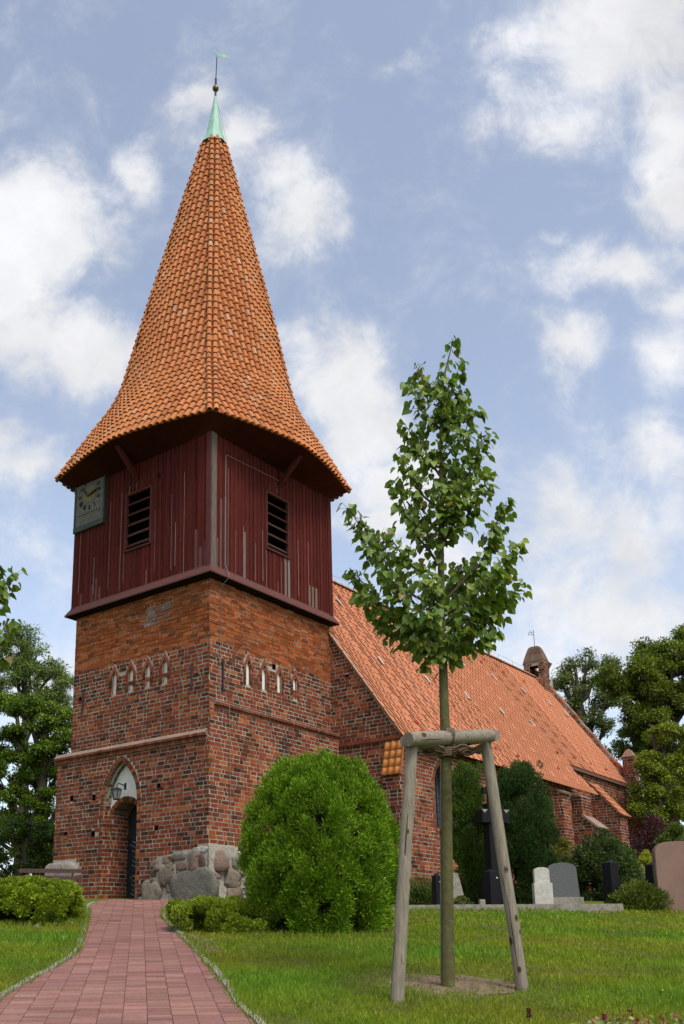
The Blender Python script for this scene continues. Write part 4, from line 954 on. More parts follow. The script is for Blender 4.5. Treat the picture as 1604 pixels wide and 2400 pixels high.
    # buttresses
    def butt(a0, a1, b0, b1, zw, zo, cap, name='buttress', colw=(1.6, 6, 3, 1.5, .8)):
        m = MB(); cf = lambda u, z: pick(colw)
        top = lambda b: zo + (zw - zo) * (b - b1) / (b0 - b1)
        brick_panel(m, (a0, b0, 0), (0, -1, 0), (-1, 0, 0), b0 - b1, GZ, max(zw, zo), inside=lambda u, z: z < top(b0 - u), colf=cf)
        brick_panel(m, (a0, b1, 0), (1, 0, 0), (0, -1, 0), a1 - a0, GZ, zo, colf=cf)
        brick_panel(m, (a1, b1, 0), (0, 1, 0), (1, 0, 0), b0 - b1, GZ, max(zw, zo), inside=lambda u, z: z < top(b1 + u), colf=cf)
        bt = m.build(name, 'brick', church)
        if cap:
            c = MB(); P0 = np.array([a0 - .05, b0, zw]); P1 = np.array([a0 - .05, b1 - .10, zo - .10 * (zw - zo) / (b0 - b1)]); dv = P1 - P0; nn = np.array([0, -dv[2], dv[1]]); nn = nn / np.linalg.norm(nn); nn = nn if nn[2] > 0 else -nn
            if cap == 'tile':
                nt = max(2, int(np.linalg.norm(dv) / .27)); W_ = a1 - a0 + .1
                for k in range(nt):
                    q0, q1 = P0 + dv * k / nt, P0 + dv * (k + 1) / nt + dv / nt * .08
                    m_ = max(2, int(W_ / .22)); xs_ = np.linspace(0, W_, m_ * 8 + 1)
                    A = [q1 + np.array([x, 0, 0]) + nn * (.055 + .022 * math.sin(x / W_ * m_ * 2 * math.pi)) for x in xs_]; Bq = [q0 + np.array([x, 0, 0]) + nn * (.02 + .022 * math.sin(x / W_ * m_ * 2 * math.pi)) for x in xs_]; D = [p - nn * .03 for p in A]
                    L = len(xs_); c.add(A + Bq + D, [(i, i + 1, L + i + 1, L + i) for i in range(L - 1)] + [(2 * L + i, 2 * L + i + 1, i + 1, i) for i in range(L - 1)], jit((.44, .17, .085), .05), 0, True)
                c.obox(P0 - nn * .02, np.array([W_, 0, 0]), dv, nn * .025, (.35, .14, .08))
                c.build('buttress_tiles', 'nave_tile', bt)
            else:
                c.obox(P0 - nn * .01, np.array([a1 - a0 + .1, 0, 0]), dv, nn * .07, (.26, .185, .145)); c.build('buttress_coping', 'brick', bt)
    butt(9.95 + .75, 11.25, -4.75, -5.05, 6.9, 6.75, 'stone'); butt(13.1, 13.7, -4.75, -5.05, 6.9, 6.75, 'stone')
    butt(15.0, 15.95, -4.2, -4.98, 7.0, 6.85, None); butt(15.0, 15.9, -4.98, -5.42, 6.10, 5.72, 'stone')
    butt(18.0, 18.85, -4.2, -5.25, 7.75, 6.52, 'tile'); butt(22.0, 22.75, -4.2, -5.10, 7.95, 6.85, 'stone')
    # south-west buttress facing west, tiled
    sw = MB()
    brick_panel(sw, (2.5, -4.36, 0), (0, -1, 0), (-1, 0, 0), .58, GZ, 6.2, colf=lambda u, z: pick((4, 5, 3, .8, .2)))
    brick_panel(sw, (2.5, -4.94, 0), (1, 0, 0), (0, -1, 0), .22, GZ, 6.95, inside=lambda u, z: z < 6.1 + u * 3.6, colf=lambda u, z: pick((1, 6, 2, 3, .5)))
    brick_panel(sw, (2.7, -4.36, 0), (-1, 0, 0), (0, 1, 0), .2, GZ, 6.95, inside=lambda u, z: z < 6.95 - u * 3.6)
    sb = sw.build('buttress', 'brick', church); c = MB()
    P0 = np.array([2.70, -4.40, 7.0]); P1 = np.array([2.44, -4.40, 6.05]); dv = P1 - P0; nn = unit(np.array([dv[2], 0, -dv[0]])); nn = nn if nn[2] > 0 else -nn
    for k in range(4):
        q0, q1 = P0 + dv * k / 4, P0 + dv * (k + 1) / 4 + dv * .02; xs_ = np.linspace(0, .60, 25)
        A = [q1 + np.array([0, -x, 0]) + nn * (.06 + .020 * math.sin(x / .6 * 6 * math.pi)) for x in xs_]; Bq = [q0 + np.array([0, -x, 0]) + nn * (.025 + .02 * math.sin(x / .6 * 6 * math.pi)) for x in xs_]; D = [p - nn * .03 for p in A]
        L = 25; c.add(A + Bq + D, [(i, i + 1, L + i + 1, L + i) for i in range(L - 1)] + [(2 * L + i, 2 * L + i + 1, i + 1, i) for i in range(L - 1)], jit((.60, .23, .075), .05), 0, True)
    c.obox(P0 - nn * .02, (0, -.6, 0), dv, nn * .03, (.35, .14, .08)); c.build('buttress_tiles', 'nave_tile', sb)
    # corbelled band at the foot of the west gable, mortared verge
    m = MB(); u = 0
    while u < 2.25:
        l = .26 * rng.uniform(.9, 1.1); m.obox((2.71, -2.68 - u, 7.06 + rng.uniform(-.006, .006)), (-.075, 0, 0), (0, -min(l, 2.3 - u) + .006, 0), (0, 0, .10), jit((.18, .055, .03), .2)); u += l
    m.build('gable_band', 'brick', nw)
    v = MB(); P = np.array([2.66, -5.0, Z0 - .06]); Q = np.array([2.66, BR, ZR - .06]); v.obox(P, Q - P, (.10, 0, 0), n * .07, (.33, .27, .21)); v.build('verge_mortar', 'brick', roof)
    v = MB(); P = np.array([15.98, B0 - .02, Z0 - .02]); Q = np.array([15.98, BE, ZE2 - .02]); 
    # ---- east gable parapet, bell cote and pinnacle
    eg = MB(); s0 = 0; Lg = (BR + .45 - BE) / math.cos(SL)
    P = np.array([AE, BE + .1, ZE2 + .1])
    while s0 < Lg:
        l = rng.uniform(.2, .3); eg.obox(P + up * s0 - n * .1, (.42, 0, 0), up * (l - .008), n * (.30 + rng.uniform(-.02, .02)), jit(rng.choice([(.20, .10, .07), (.24, .17, .13), (.28, .09, .05)]), .2)); s0 += l
    Pn = np.array([AE, 2 * BR - BE - .1, ZE2 + .1]); upn = np.array([0, -up[1], up[2]])
    eg.obox(Pn, (.42, 0, 0), upn * Lg, np.array([0, math.sin(SL), math.cos(SL)]) * .25, (.24, .14, .1))
    eg.build('gable_parapet', 'brick', church)
    bc = MB(); c0, z0 = np.array([22.15, -.98]), 12.75; wd, dp = .98, .56
    op = lambda u, z: .27 < u < .72 and 13.56 < z < 14.16
    cfb = lambda u, z: pick((2, 4, 4, .6, 1.5))
    brick_panel(bc, (c0[0], c0[1] + wd, 0), (0, -1, 0), (-1, 0, 0), wd, z0, 14.30, inside=lambda u, z: not op(u, z), colf=cfb)
    brick_panel(bc, (c0[0] + dp, c0[1], 0), (0, 1, 0), (1, 0, 0), wd, z0, 14.30, inside=lambda u, z: not op(wd - u, z), colf=cfb)
    brick_panel(bc, (c0[0], c0[1], 0), (1, 0, 0), (0, -1, 0), dp, z0, 14.30, colf=lambda u, z: pick((3, 3, 4, .4, 1.5)), inside=lambda u, z: True)
    brick_panel(bc, (c0[0] + dp, c0[1] + wd, 0), (-1, 0, 0), (0, 1, 0), dp, z0, 14.30, colf=cfb)
    for (y0, y1) in ((c0[1] + wd - .27, c0[1] + wd - .25), (c0[1] + .24, c0[1] + .26)): bc.box((c0[0] + .01, y0, 13.5), (c0[0] + dp - .01, y1, 14.1), (.14, .06, .04))
    bc.box((c0[0] + .02, c0[1] + .05, 14.20), (c0[0] + dp - .02, c0[1] + wd - .05, 14.25), (.08, .04, .03)); bc.box((c0[0] + .02, c0[1] + .05, 13.5), (c0[0] + dp - .02, c0[1] + wd - .05, 13.55), (.12, .06, .04))
    hd = [(c0[0] - .015, c0[1] - .015), (c0[0] + dp + .015, c0[1] - .015), (c0[0] + dp + .015, c0[1] + wd + .015), (c0[0] - .015, c0[1] + wd + .015)]; cc = c0 + np.array([dp / 2, wd / 2])
    lv = [(1.0, 14.30), (.99, 14.40), (.80, 14.70), (.58, 15.0), (.48, 15.09), (.28, 15.14)]
    for k in range(len(lv) - 1):
        (f0, z0_), (f1, z1_) = lv[k], lv[k + 1]
        for i in range(4):
            p, q = np.array(hd[i]), np.array(hd[(i + 1) % 4]); mm = 5
            for t in range(mm):
                g0, g1 = p + (q - p) * t / mm, p + (q - p) * (t + 1) / mm
                bc.quad((*(cc + (g0 - cc) * f0), z0_), (*(cc + (g1 - cc) * f0), z0_), (*(cc + (g1 - cc) * f1), z1_), (*(cc + (g0 - cc) * f1), z1_), jit((.15, .095, .068), .25))
    bc.add([(*(cc + (np.array(h) - cc) * .28), 15.14) for h in hd], [(0, 1, 2, 3)], (.15, .095, .07))
    bt = bc.build('bell_cote', 'brick', church)
    vm = MB(); vm.tube([(cc[0], cc[1], 15.05), (cc[0], cc[1], 15.95)], .014, 6); dv_ = np.array([math.cos(-YAW), math.sin(-YAW), 0])
    b0_ = np.array([cc[0], cc[1], 15.72])
    vm.tube([b0_, b0_ - dv_ * .28], .012, 5); vm.tube([b0_ - dv_ * .05, b0_ - dv_ * .15 + np.array([0, 0, .22]), b0_ - dv_ * .27], .010, 5); vm.tube([b0_ + np.array([0, 0, .15]), b0_ - dv_ * .25 + np.array([0, 0, .08])], .01, 5); vm.build('weather_vane', 'iron', bt)
    pn = MB(); c0 = np.array([22.3, -4.55]); wd = .46
    for (P_, U, N) in (((c0[0], c0[1] + wd, 0), (0, -1, 0), (-1, 0, 0)), ((c0[0], c0[1], 0), (1, 0, 0), (0, -1, 0)), ((c0[0] + wd, c0[1], 0), (0, 1, 0), (1, 0, 0)), ((c0[0] + wd, c0[1] + wd, 0), (-1, 0, 0), (0, 1, 0))):
        brick_panel(pn, P_, U, N, wd, 7.9, 9.42, colf=lambda u, z: pick((2, 4, 3, 1, 1.6)))
    cc = c0 + wd / 2; hd = [c0 - .03, c0 + np.array([wd + .03, -.03]), c0 + wd + .03, c0 + np.array([-.03, wd + .03])]
    for i in range(4):
        p, q = hd[i], hd[(i + 1) % 4]; pn.quad((*p, 9.42), (*q, 9.42), (*(cc + (q - cc) * .4), 9.72), (*(cc + (p - cc) * .4), 9.72), (.26, .15, .11)); pn.add([(*(cc + (p - cc) * .4), 9.72), (*(cc + (q - cc) * .4), 9.72), (*cc, 9.80)], [(0, 1, 2)], (.24, .14, .1))
    pn.build('gable_pinnacle', 'brick', church)
nave()

def lantern():
    t = thing('wall_lantern', 'small black glass lantern on a bracket in the white arch above the door', 'lantern', tuple(L2W(-2.63, .30, 5.62)), YAW)
    m = MB(); m.tube([(0, 0, 0), (-.10, 0, .03), (-.24, .0, .05), (-.30, 0, .01), (-.31, 0, -.06)], .014, 6); m.box((-.012, -.04, -.09), (.02, .04, .09)); m.build('bracket', 'iron', t)
    c = (-.31, 0, -.06)
    h = MB(); h.lathe([(.02, 0), (.05, -.01), (.14, -.055), (.15, -.07)], c, 6, smooth=False)
    for k in range(6):
        a = 2 * math.pi * k / 6; h.tube([(c[0] + .135 * math.cos(a), c[1] + .135 * math.sin(a), c[2] - .07), (c[0] + .085 * math.cos(a), c[1] + .085 * math.sin(a), c[2] - .31)], .010, 4)
    h.lathe([(.092, -.325), (.092, -.30)], c, 6, smooth=False); h.build('lantern_frame', 'iron', t)
    g = MB(); g.lathe([(.082, -.305), (.128, -.075)], c, 6, smooth=False); g.build('lantern_glass', 'lampglass', t)
lantern()

# ------------------------------------------------------------------ foliage
def blades(name, P, D, N, L, Wd, cols, matn, parent=None, fold=.12):
    """one folded lozenge per leaf, all in one mesh"""
    n = len(P); D, N = unit(D), unit(N); Sd = unit(np.cross(D, N)); L = L[:, None]; Wd = Wd[:, None]; N2 = np.cross(Sd, D)
    V = np.stack([P, P + D * L * .45 + Sd * Wd * .5 + N2 * Wd * fold, P + D * L, P + D * L * .45 - Sd * Wd * .5 + N2 * Wd * fold], 1).reshape(-1, 3)
    return mk(name, V, np.arange(4 * n), np.full(n, 4), cols, matn, parent)
def rnd(n): return unit(nr.normal(size=(n, 3)))
def colmix(n, pal, w, s=.18):
    pal = np.array(pal); k = nr.choice(len(pal), n, p=np.array(w) / sum(w)); return np.clip(pal[k] * (1 + nr.uniform(-s, s, (n, 1))) * (1 + nr.uniform(-s, s, (n, 3)) * .25), 0, 1)
def cloud(centers, radii, per, squash=.8, shell=.55):
    """leaf positions in balls: returns points, outward directions, clump index"""
    C = np.repeat(np.asarray(centers), per, 0); Rr = np.repeat(np.asarray(radii), per); n = len(C); d = rnd(n); r = (shell + (1 - shell) * nr.random(n)) * Rr
    off = d * r[:, None]; off[:, 2] *= squash; return C + off, d, np.repeat(np.arange(len(centers)), per)

HEART = np.array([(0, 0), (-.30, -.06), (-.50, .22), (-.40, .55), (0, 1.0), (.40, .55), (.50, .22), (.30, -.06), (0, .38)])
def heart_leaves(name, P, D, N, L, cols, parent):
    n = len(P); D, N = unit(D), unit(N); Sd = unit(np.cross(D, N)); N2 = np.cross(Sd, D)
    x = HEART[:, 0][None, :, None] * L[:, None, None] * nr.uniform(.85, 1.05, (n, 1, 1)); y = HEART[:, 1][None, :, None] * L[:, None, None]
    lift = (np.abs(HEART[:, 0]) * .28 - .22 * HEART[:, 1] ** 2)[None, :, None] * L[:, None, None] * nr.uniform(.3, 1.5, (n, 1, 1)) + nr.normal(0, .035, (n, 9, 1)) * L[:, None, None]
    V = (P[:, None, :] + Sd[:, None, :] * x + D[:, None, :] * y + N2[:, None, :] * lift).reshape(-1, 3)
    fs = [(0, 8, 2, 1), (8, 4, 3, 2), (0, 7, 6, 8), (8, 6, 5, 4)]
    base = 9 * np.arange(n)[:, None]; loops = np.concatenate([base + np.array(f)[None, :] for f in fs], 1).reshape(-1)
    return mk(name, V, loops, np.full(4 * n, 4), np.repeat(cols, 4, 0), 'leaf', parent, smooth=np.ones(4 * n, bool))

def linden():
    Y = 10.36; base = onground(1050, 2312); t = thing('young_linden_tree', 'slim young linden with heart shaped leaves tied to a timber support frame', 'tree', tuple(base))
    W = lambda px, py, dy=0.: at(px, py, Y + dy) - base
    tr = MB(); pts = [W(1050, 2335), W(1050, 2312), W(1049, 2150), W(1047, 1950), W(1046, 1760), W(1041, 1640), W(1039, 1560), W(1033, 1500), W(1036, 1420), W(1034, 1330), W(1034, 1240), W(1036, 1150), W(1034, 1060), W(1035, 980), W(1036, 920), W(1044, 870), W(1058, 815), W(1062, 792)]
    rad = [.078, .070, .064, .060, .055, .049, .046, .046, .038, .036, .030, .026, .022, .018, .014, .010, .006, .003]
    tr.tube(pts, rad, 14); tr.build('trunk', 'bark', t)
    P_ = np.array(pts); hz = P_[:, 2]
    def trunk_at(z): return np.array([np.interp(z, hz, P_[:, k]) for k in range(3)])
    # branches: tip pixel, pixel height where it leaves the trunk, depth of the tip (metres, + is away)
    br = [(818, 1192, 1470, -.15), (822, 1335, 1500, .15), (845, 1395, 1505, -.1), (890, 1462, 1530, .2), (905, 1330, 1520, -.3), (1130, 1300, 1525, .25), (1190, 1330, 1515, 0), (925, 1130, 1330, .1), (935, 1060, 1200, -.1), (950, 995, 1120, .15), (962, 905, 1010, -.05), (978, 868, 950, .1), (870, 1260, 1440, .35), (905, 1240, 1380, -.4),
          (1220, 1372, 1500, .15), (1212, 1275, 1470, -.2), (1188, 1175, 1420, .1), (1150, 1105, 1270, -.1), (1143, 1022, 1160, .1), (1115, 960, 1080, -.1), (1090, 915, 1000, .1), (1165, 1475, 1535, -.15), (1168, 1420, 1518, .3), (1100, 1455, 1530, -.3), (970, 1440, 1528, -.35), (1165, 1330, 1450, -.45), (1075, 860, 930, 0),
          (965, 1500, 1540, -.3), (1070, 1500, 1545, .3), (1000, 1540, 1550, -.15), (1060, 1535, 1555, -.1)]
    for k in range(17):                                                   # limbs towards and away from the viewer
        y0 = rng.uniform(990, 1500); rise = rng.uniform(60, 150); rr = np.interp(y0 - rise, [800, 900, 1050, 1110, 1200, 1400, 1480], [.05, .16, .36, .22, .62, .78, .6]) * rng.uniform(.6, 1)
        sgn = rng.choice((-1, 1)); br.append((1036 + rng.uniform(-60, 60), y0 - rise * .8, y0, sgn * rr))
    bmb = MB(); LP = []; LD = []
    for tx, ty, y0, dy in br:
        tip = W(tx, ty, dy); st = trunk_at(W(1035, y0)[2]); dv = tip - st; ln = np.linalg.norm(dv)
        mid = st + dv * .45 + np.array([0, 0, -.05 * ln]) + dv * np.array([.12, .12, 0])
        q = [st + (mid - st) * s * 2 if s < .5 else mid + (tip - mid) * (s - .5) * 2 for s in np.linspace(0, 1, 7)]
        q = [p + (0 if i in (0, 6) else 1) * np.array([rng.uniform(-.02, .02), rng.uniform(-.02, .02), rng.uniform(-.02, .02)]) for i, p in enumerate(q)]
        r0 = max(.005, .020 * min(1, ln / 1.0)) * (.45 if y0 >= 1525 else 1); bmb.tube(q, [r0 * (1 - .85 * i / 6) for i in range(7)], 6)
        Q = np.array(q); nl = int(80 * ln) + 4
        for i in range(nl):
            s = rng.uniform(.22, 1.03) ** .85; s = min(s, 1.0); p = np.array([np.interp(s * 6, range(7), Q[:, k]) for k in range(3)])
            side = unit(np.array([rng.gauss(0, 1), rng.gauss(0, 1), rng.gauss(-.1, .6)])); sl = rng.uniform(.03, .23) * (1.1 - .6 * s); lp = p + side * sl
            if sl > .10: bmb.tube([p, lp], [.003, .0015], 3, cap=False)
            LP.append(lp); out = unit(dv * (1, 1, 0) + 1e-3) * .35 + side * .7; LD.append(np.array([out[0], out[1], -.75 + rng.gauss(0, .35)]))
    for i in range(60):                                                    # leaves close to the leader
        z = rng.uniform(hz[9], hz[-1]); p = trunk_at(z); a = rng.uniform(0, 6.28); f = np.interp(z, [hz[9], hz[-1]], [.2, .05])
        LP.append(p + np.array([math.cos(a), math.sin(a), 0]) * rng.uniform(.02, f)); LD.append(np.array([math.cos(a) * .6, math.sin(a) * .6, -.7]))
    for i in range(46):
        z = rng.uniform(hz[-5], hz[-1]); p = trunk_at(z); a = rng.uniform(0, 6.28); f = np.interp(z, [hz[-5], hz[-1]], [.20, .05]); LP.append(p + np.array([math.cos(a), math.sin(a), rng.uniform(-.1, .1)]) * rng.uniform(.02, f)); LD.append(np.array([math.cos(a) * .7, math.sin(a) * .7, -.8]))
    bmb.build('branches', 'twig', t)
    LP, LD = np.array(LP), np.array(LD); n = len(LP)
    N = np.stack([LD[:, 0] * .8, LD[:, 1] * .8, np.full(n, .55)], 1) + nr.normal(0, .45, (n, 3))
    cols = colmix(n, [(.115, .178, .024), (.150, .22, .028), (.085, .142, .024), (.21, .265, .030), (.22, .16, .05)], (5, 4, 3, 1.6, .35), .2)
    heart_leaves('crown', LP, LD, N, nr.uniform(.060, .112, n), cols, t)
    # dry bracts and fruit in mid crown
    pb = np.concatenate([W(1010, 1255) + nr.normal(0, 1, (60, 3)) * (.10, .1, .05), W(1050, 1160) + nr.normal(0, 1, (25, 3)) * (.07, .1, .06), W(900, 1275) + nr.normal(0, 1, (30, 3)) * (.1, .08, .06)])
    blades('dry_blossom', pb, rnd(len(pb)), rnd(len(pb)), nr.uniform(.03, .06, len(pb)), nr.uniform(.012, .02, len(pb)), colmix(len(pb), [(.26, .17, .08), (.20, .10, .05), (.30, .22, .12)], (1, 1, 1)), 'leaf', t)
    c = copy_tree(t); p = at(-214, 2330, 10.3); c.location = (p[0], 10.1, float(gz(0, 10.1)) - .62); c.rotation_euler = (0, 0, R(205))
    tag(c, 'neighbouring linden tree whose leafy branch tips reach in at the left edge', 'tree')
    return t
linden()

def grain(m, a, b, r, kn=6, cr=5):
    """knots and drying cracks on a round timber from a to b"""
    d = b - a; L = np.linalg.norm(d); t = d / L; u = unit(np.cross(t, [.3, 1., .2])); w = np.cross(t, u)
    def sp(s, ang, k=1.004): return a + t * s + (u * math.cos(ang) + w * math.sin(ang)) * r * (1.04 - .10 * s / L) * k
    for _ in range(kn):
        s, an = rng.uniform(.1, L - .1), rng.uniform(0, 6.28); q = rng.uniform(.016, .028)
        for f, col in ((1, (.10, .062, .036)), (.5, (.05, .03, .02))):
            m.add([sp(s + q * f * 1.5 * math.sin(x), an + q * f / r * math.cos(x), 1.012 + .01 * (1 - f)) for x in np.linspace(0, 6.28, 11)[:-1]], [tuple(range(10))], col)
    for _ in range(cr):
        s0 = rng.uniform(.05, L * .6); l = rng.uniform(.25, .9); l = min(l, L - s0 - .03); an = rng.uniform(0, 6.28); n = 7; pa, pb = [], []
        for i in range(n):
            f = i / (n - 1); wv = .035 * math.sin(i * 1.3 + an) ; hw = (.0035 * math.sin(math.pi * min(1, f * .9 + .05)) + .0008) / r; pa.append(sp(s0 + l * f, an + wv - hw, 1.01)); pb.append(sp(s0 + l * f, an + wv + hw, 1.01))
        m.add(pa + pb, [(i, i + 1, n + i + 1, n + i) for i in range(n - 1)], (.045, .03, .02))
def stake_frame():
    PW = (.235, .20, .15)
    g = thing('tree_support_frame', 'weathered timber support frame of round posts and bars around the young linden', 'tree support', tuple(onground(1070, 2330)))
    o = np.array(g.location); wp = lambda px, py, Y: at(px, py, Y) - o
    yl, yr = onground(930, 2348)[1], onground(1226, 2316)[1]
    Ptop = [wp(966, 1735, yl + .08), wp(1136, 1728, yr + .02)]; Pbot = [wp(930, 2362, yl), wp(1228, 2330, yr)]
    back_b = wp(1046, 2300, 11.25); back_t = wp(1042, 1735, 10.98)
    for a, b, r in ((Pbot[0], Ptop[0], .062), (Pbot[1], Ptop[1], .062), (back_b, back_t, .058)):
        m = MB(); d = b - a; pts = [a + d * s + np.array([rng.uniform(-.004, .004), rng.uniform(-.004, .004), 0]) for s in np.linspace(0, 1, 9)]; m.tube(pts, [r * (1.04 - .10 * s) for s in np.linspace(0, 1, 9)], 16, PW); grain(m, a, b, r, 12, 9); m.build('post', 'postwood', g)
    def bar(a, b, r, nm='crossbar'):
        m = MB(); d = b - a; m.tube([a + d * s + np.array([0, 0, rng.uniform(-.003, .003)]) for s in np.linspace(0, 1, 8)], [r * k for k in (.97, 1, 1.01, 1, 1, .99, 1, .98)], 16, PW); grain(m, a, b, r * .99, 7, 8); return m.build(nm, 'barwood', g)
    bar(wp(957, 1732, yl - .06), wp(1150, 1724, yr - .10), .072)
    bar(wp(950, 1738, yl + .0), back_t + np.array([.16, .12, -.02]), .058); bar(wp(1150, 1726, yr - .02) + np.array([.05, -.05, 0]), back_t + np.array([-.18, .16, -.05]), .058)
    rp = MB(); c = wp(1052, 1730, yl + .38); c[1] = (wp(957, 1732, yl - .06)[1] + wp(1150, 1724, yr - .10)[1]) / 2
    for k in range(4): rp.tube([c + np.array([-.04 + k * .022 + .008 * math.sin(a), .088 * math.cos(a), .086 * math.sin(a)]) for a in np.linspace(0, 2 * math.pi, 17)], .012, 6)
    rp.build('rope_tie', 'rope', g); rp = MB(); tw = wp(1046, 1752, 10.36)
    for k in range(9): rp.tube([tw + np.array([.09 * math.cos(a), .09 * math.sin(a), -.10 + k * .02 + .006 * math.sin(3 * a + k)]) for a in np.linspace(0, 2 * math.pi, 15)], .013, 5)
    for s in (-1, 1):
        for k in range(6): rp.tube([tw + np.array([s * (.05 + .30 * f), -.10 + .05 * math.sin(k), -.08 + k * .012 + .02 * math.sin(f * 9 + k)]) for f in np.linspace(0, 1, 9)], .014, 5)
    rp.build('rope_tie', 'rope', g)
stake_frame()

# ---- shrubs
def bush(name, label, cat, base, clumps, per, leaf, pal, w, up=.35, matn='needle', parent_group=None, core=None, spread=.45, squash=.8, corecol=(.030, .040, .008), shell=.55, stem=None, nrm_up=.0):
    """clumps: (x, y, z, r) relative to the base"""
    t = thing(name, label, cat, tuple(base), 0, parent_group)
    C = np.array([c[:3] for c in clumps]); Rr = np.array([c[3] for c in clumps]); mid = C.mean(0)
    pr = np.maximum(6, (per * (Rr / Rr.mean()) ** 2).astype(int)); idx = np.repeat(np.arange(len(C)), pr); n = len(idx)
    d = rnd(n); gl = unit(C - mid * np.array([1, 1, .6]))[idx]; r = (shell + (1 - shell) * nr.random(n)) * Rr[idx]; off = d * r[:, None]; off[:, 2] *= squash; P = C[idx] + off
    if len(clumps[0]) > 4: gl = np.array([c[4:7] for c in clumps])[idx]
    D = unit(d * .6 + gl * .5 + np.array([0, 0, up]) + nr.normal(0, spread, (n, 3))); N = rnd(n) + gl * .8 + np.array([0, 0, nrm_up])
    cl = nr.uniform(.70, 1.28, len(C))[idx][:, None]
    cols = colmix(n, pal, w) * cl
    keep = P[:, 2] > -.10
    P, D, N, cols = P[keep], D[keep], N[keep], cols[keep]; n = len(P)
    blades('foliage', P, D, N, nr.uniform(.75, 1.25, n) * leaf[0], nr.uniform(.75, 1.25, n) * leaf[1], cols, matn, t)
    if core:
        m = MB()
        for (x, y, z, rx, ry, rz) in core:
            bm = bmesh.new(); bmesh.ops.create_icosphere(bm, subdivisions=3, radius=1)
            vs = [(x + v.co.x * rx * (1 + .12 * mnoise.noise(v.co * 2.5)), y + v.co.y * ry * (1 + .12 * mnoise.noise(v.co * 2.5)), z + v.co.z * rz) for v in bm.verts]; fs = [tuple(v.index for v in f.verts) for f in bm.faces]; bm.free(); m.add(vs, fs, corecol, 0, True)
        m.build('dark_core', 'needle', t)  # opaque dark core, painting a shaded inside behind the leaves
    if stem:
        m = MB()
        for s_ in stem: m.tube(s_[0], s_[1], 7)
        m.build('stem', 'twig', t)
    return t
def shell_clumps(n, rx, ry, h, prof, r, seed=0, jitter=.06, zmin=.05):
    """clumps over a solid of revolution; prof maps height fraction to radius fraction"""
    out = []; rr = random.Random(seed); hs = [p[0] for p in prof]; vs = [p[1] for p in prof]
    wts = np.array([np.interp(f, hs, vs) + .12 for f in np.linspace(0, 1, 60)]); wts /= wts.sum(); cdf = np.cumsum(wts)
    for i in range(n):
        f = float(np.interp(rr.random(), cdf, np.linspace(0, 1, 60))); f = max(f, zmin); a = rr.random() * 2 * math.pi; k = float(np.interp(f, hs, vs)) * (1 + rr.uniform(-jitter, jitter)); q = r * rr.uniform(.75, 1.25)
        out.append((math.cos(a) * (k * rx - q * .45), math.sin(a) * (k * ry - q * .45), f * h, q))
    return out
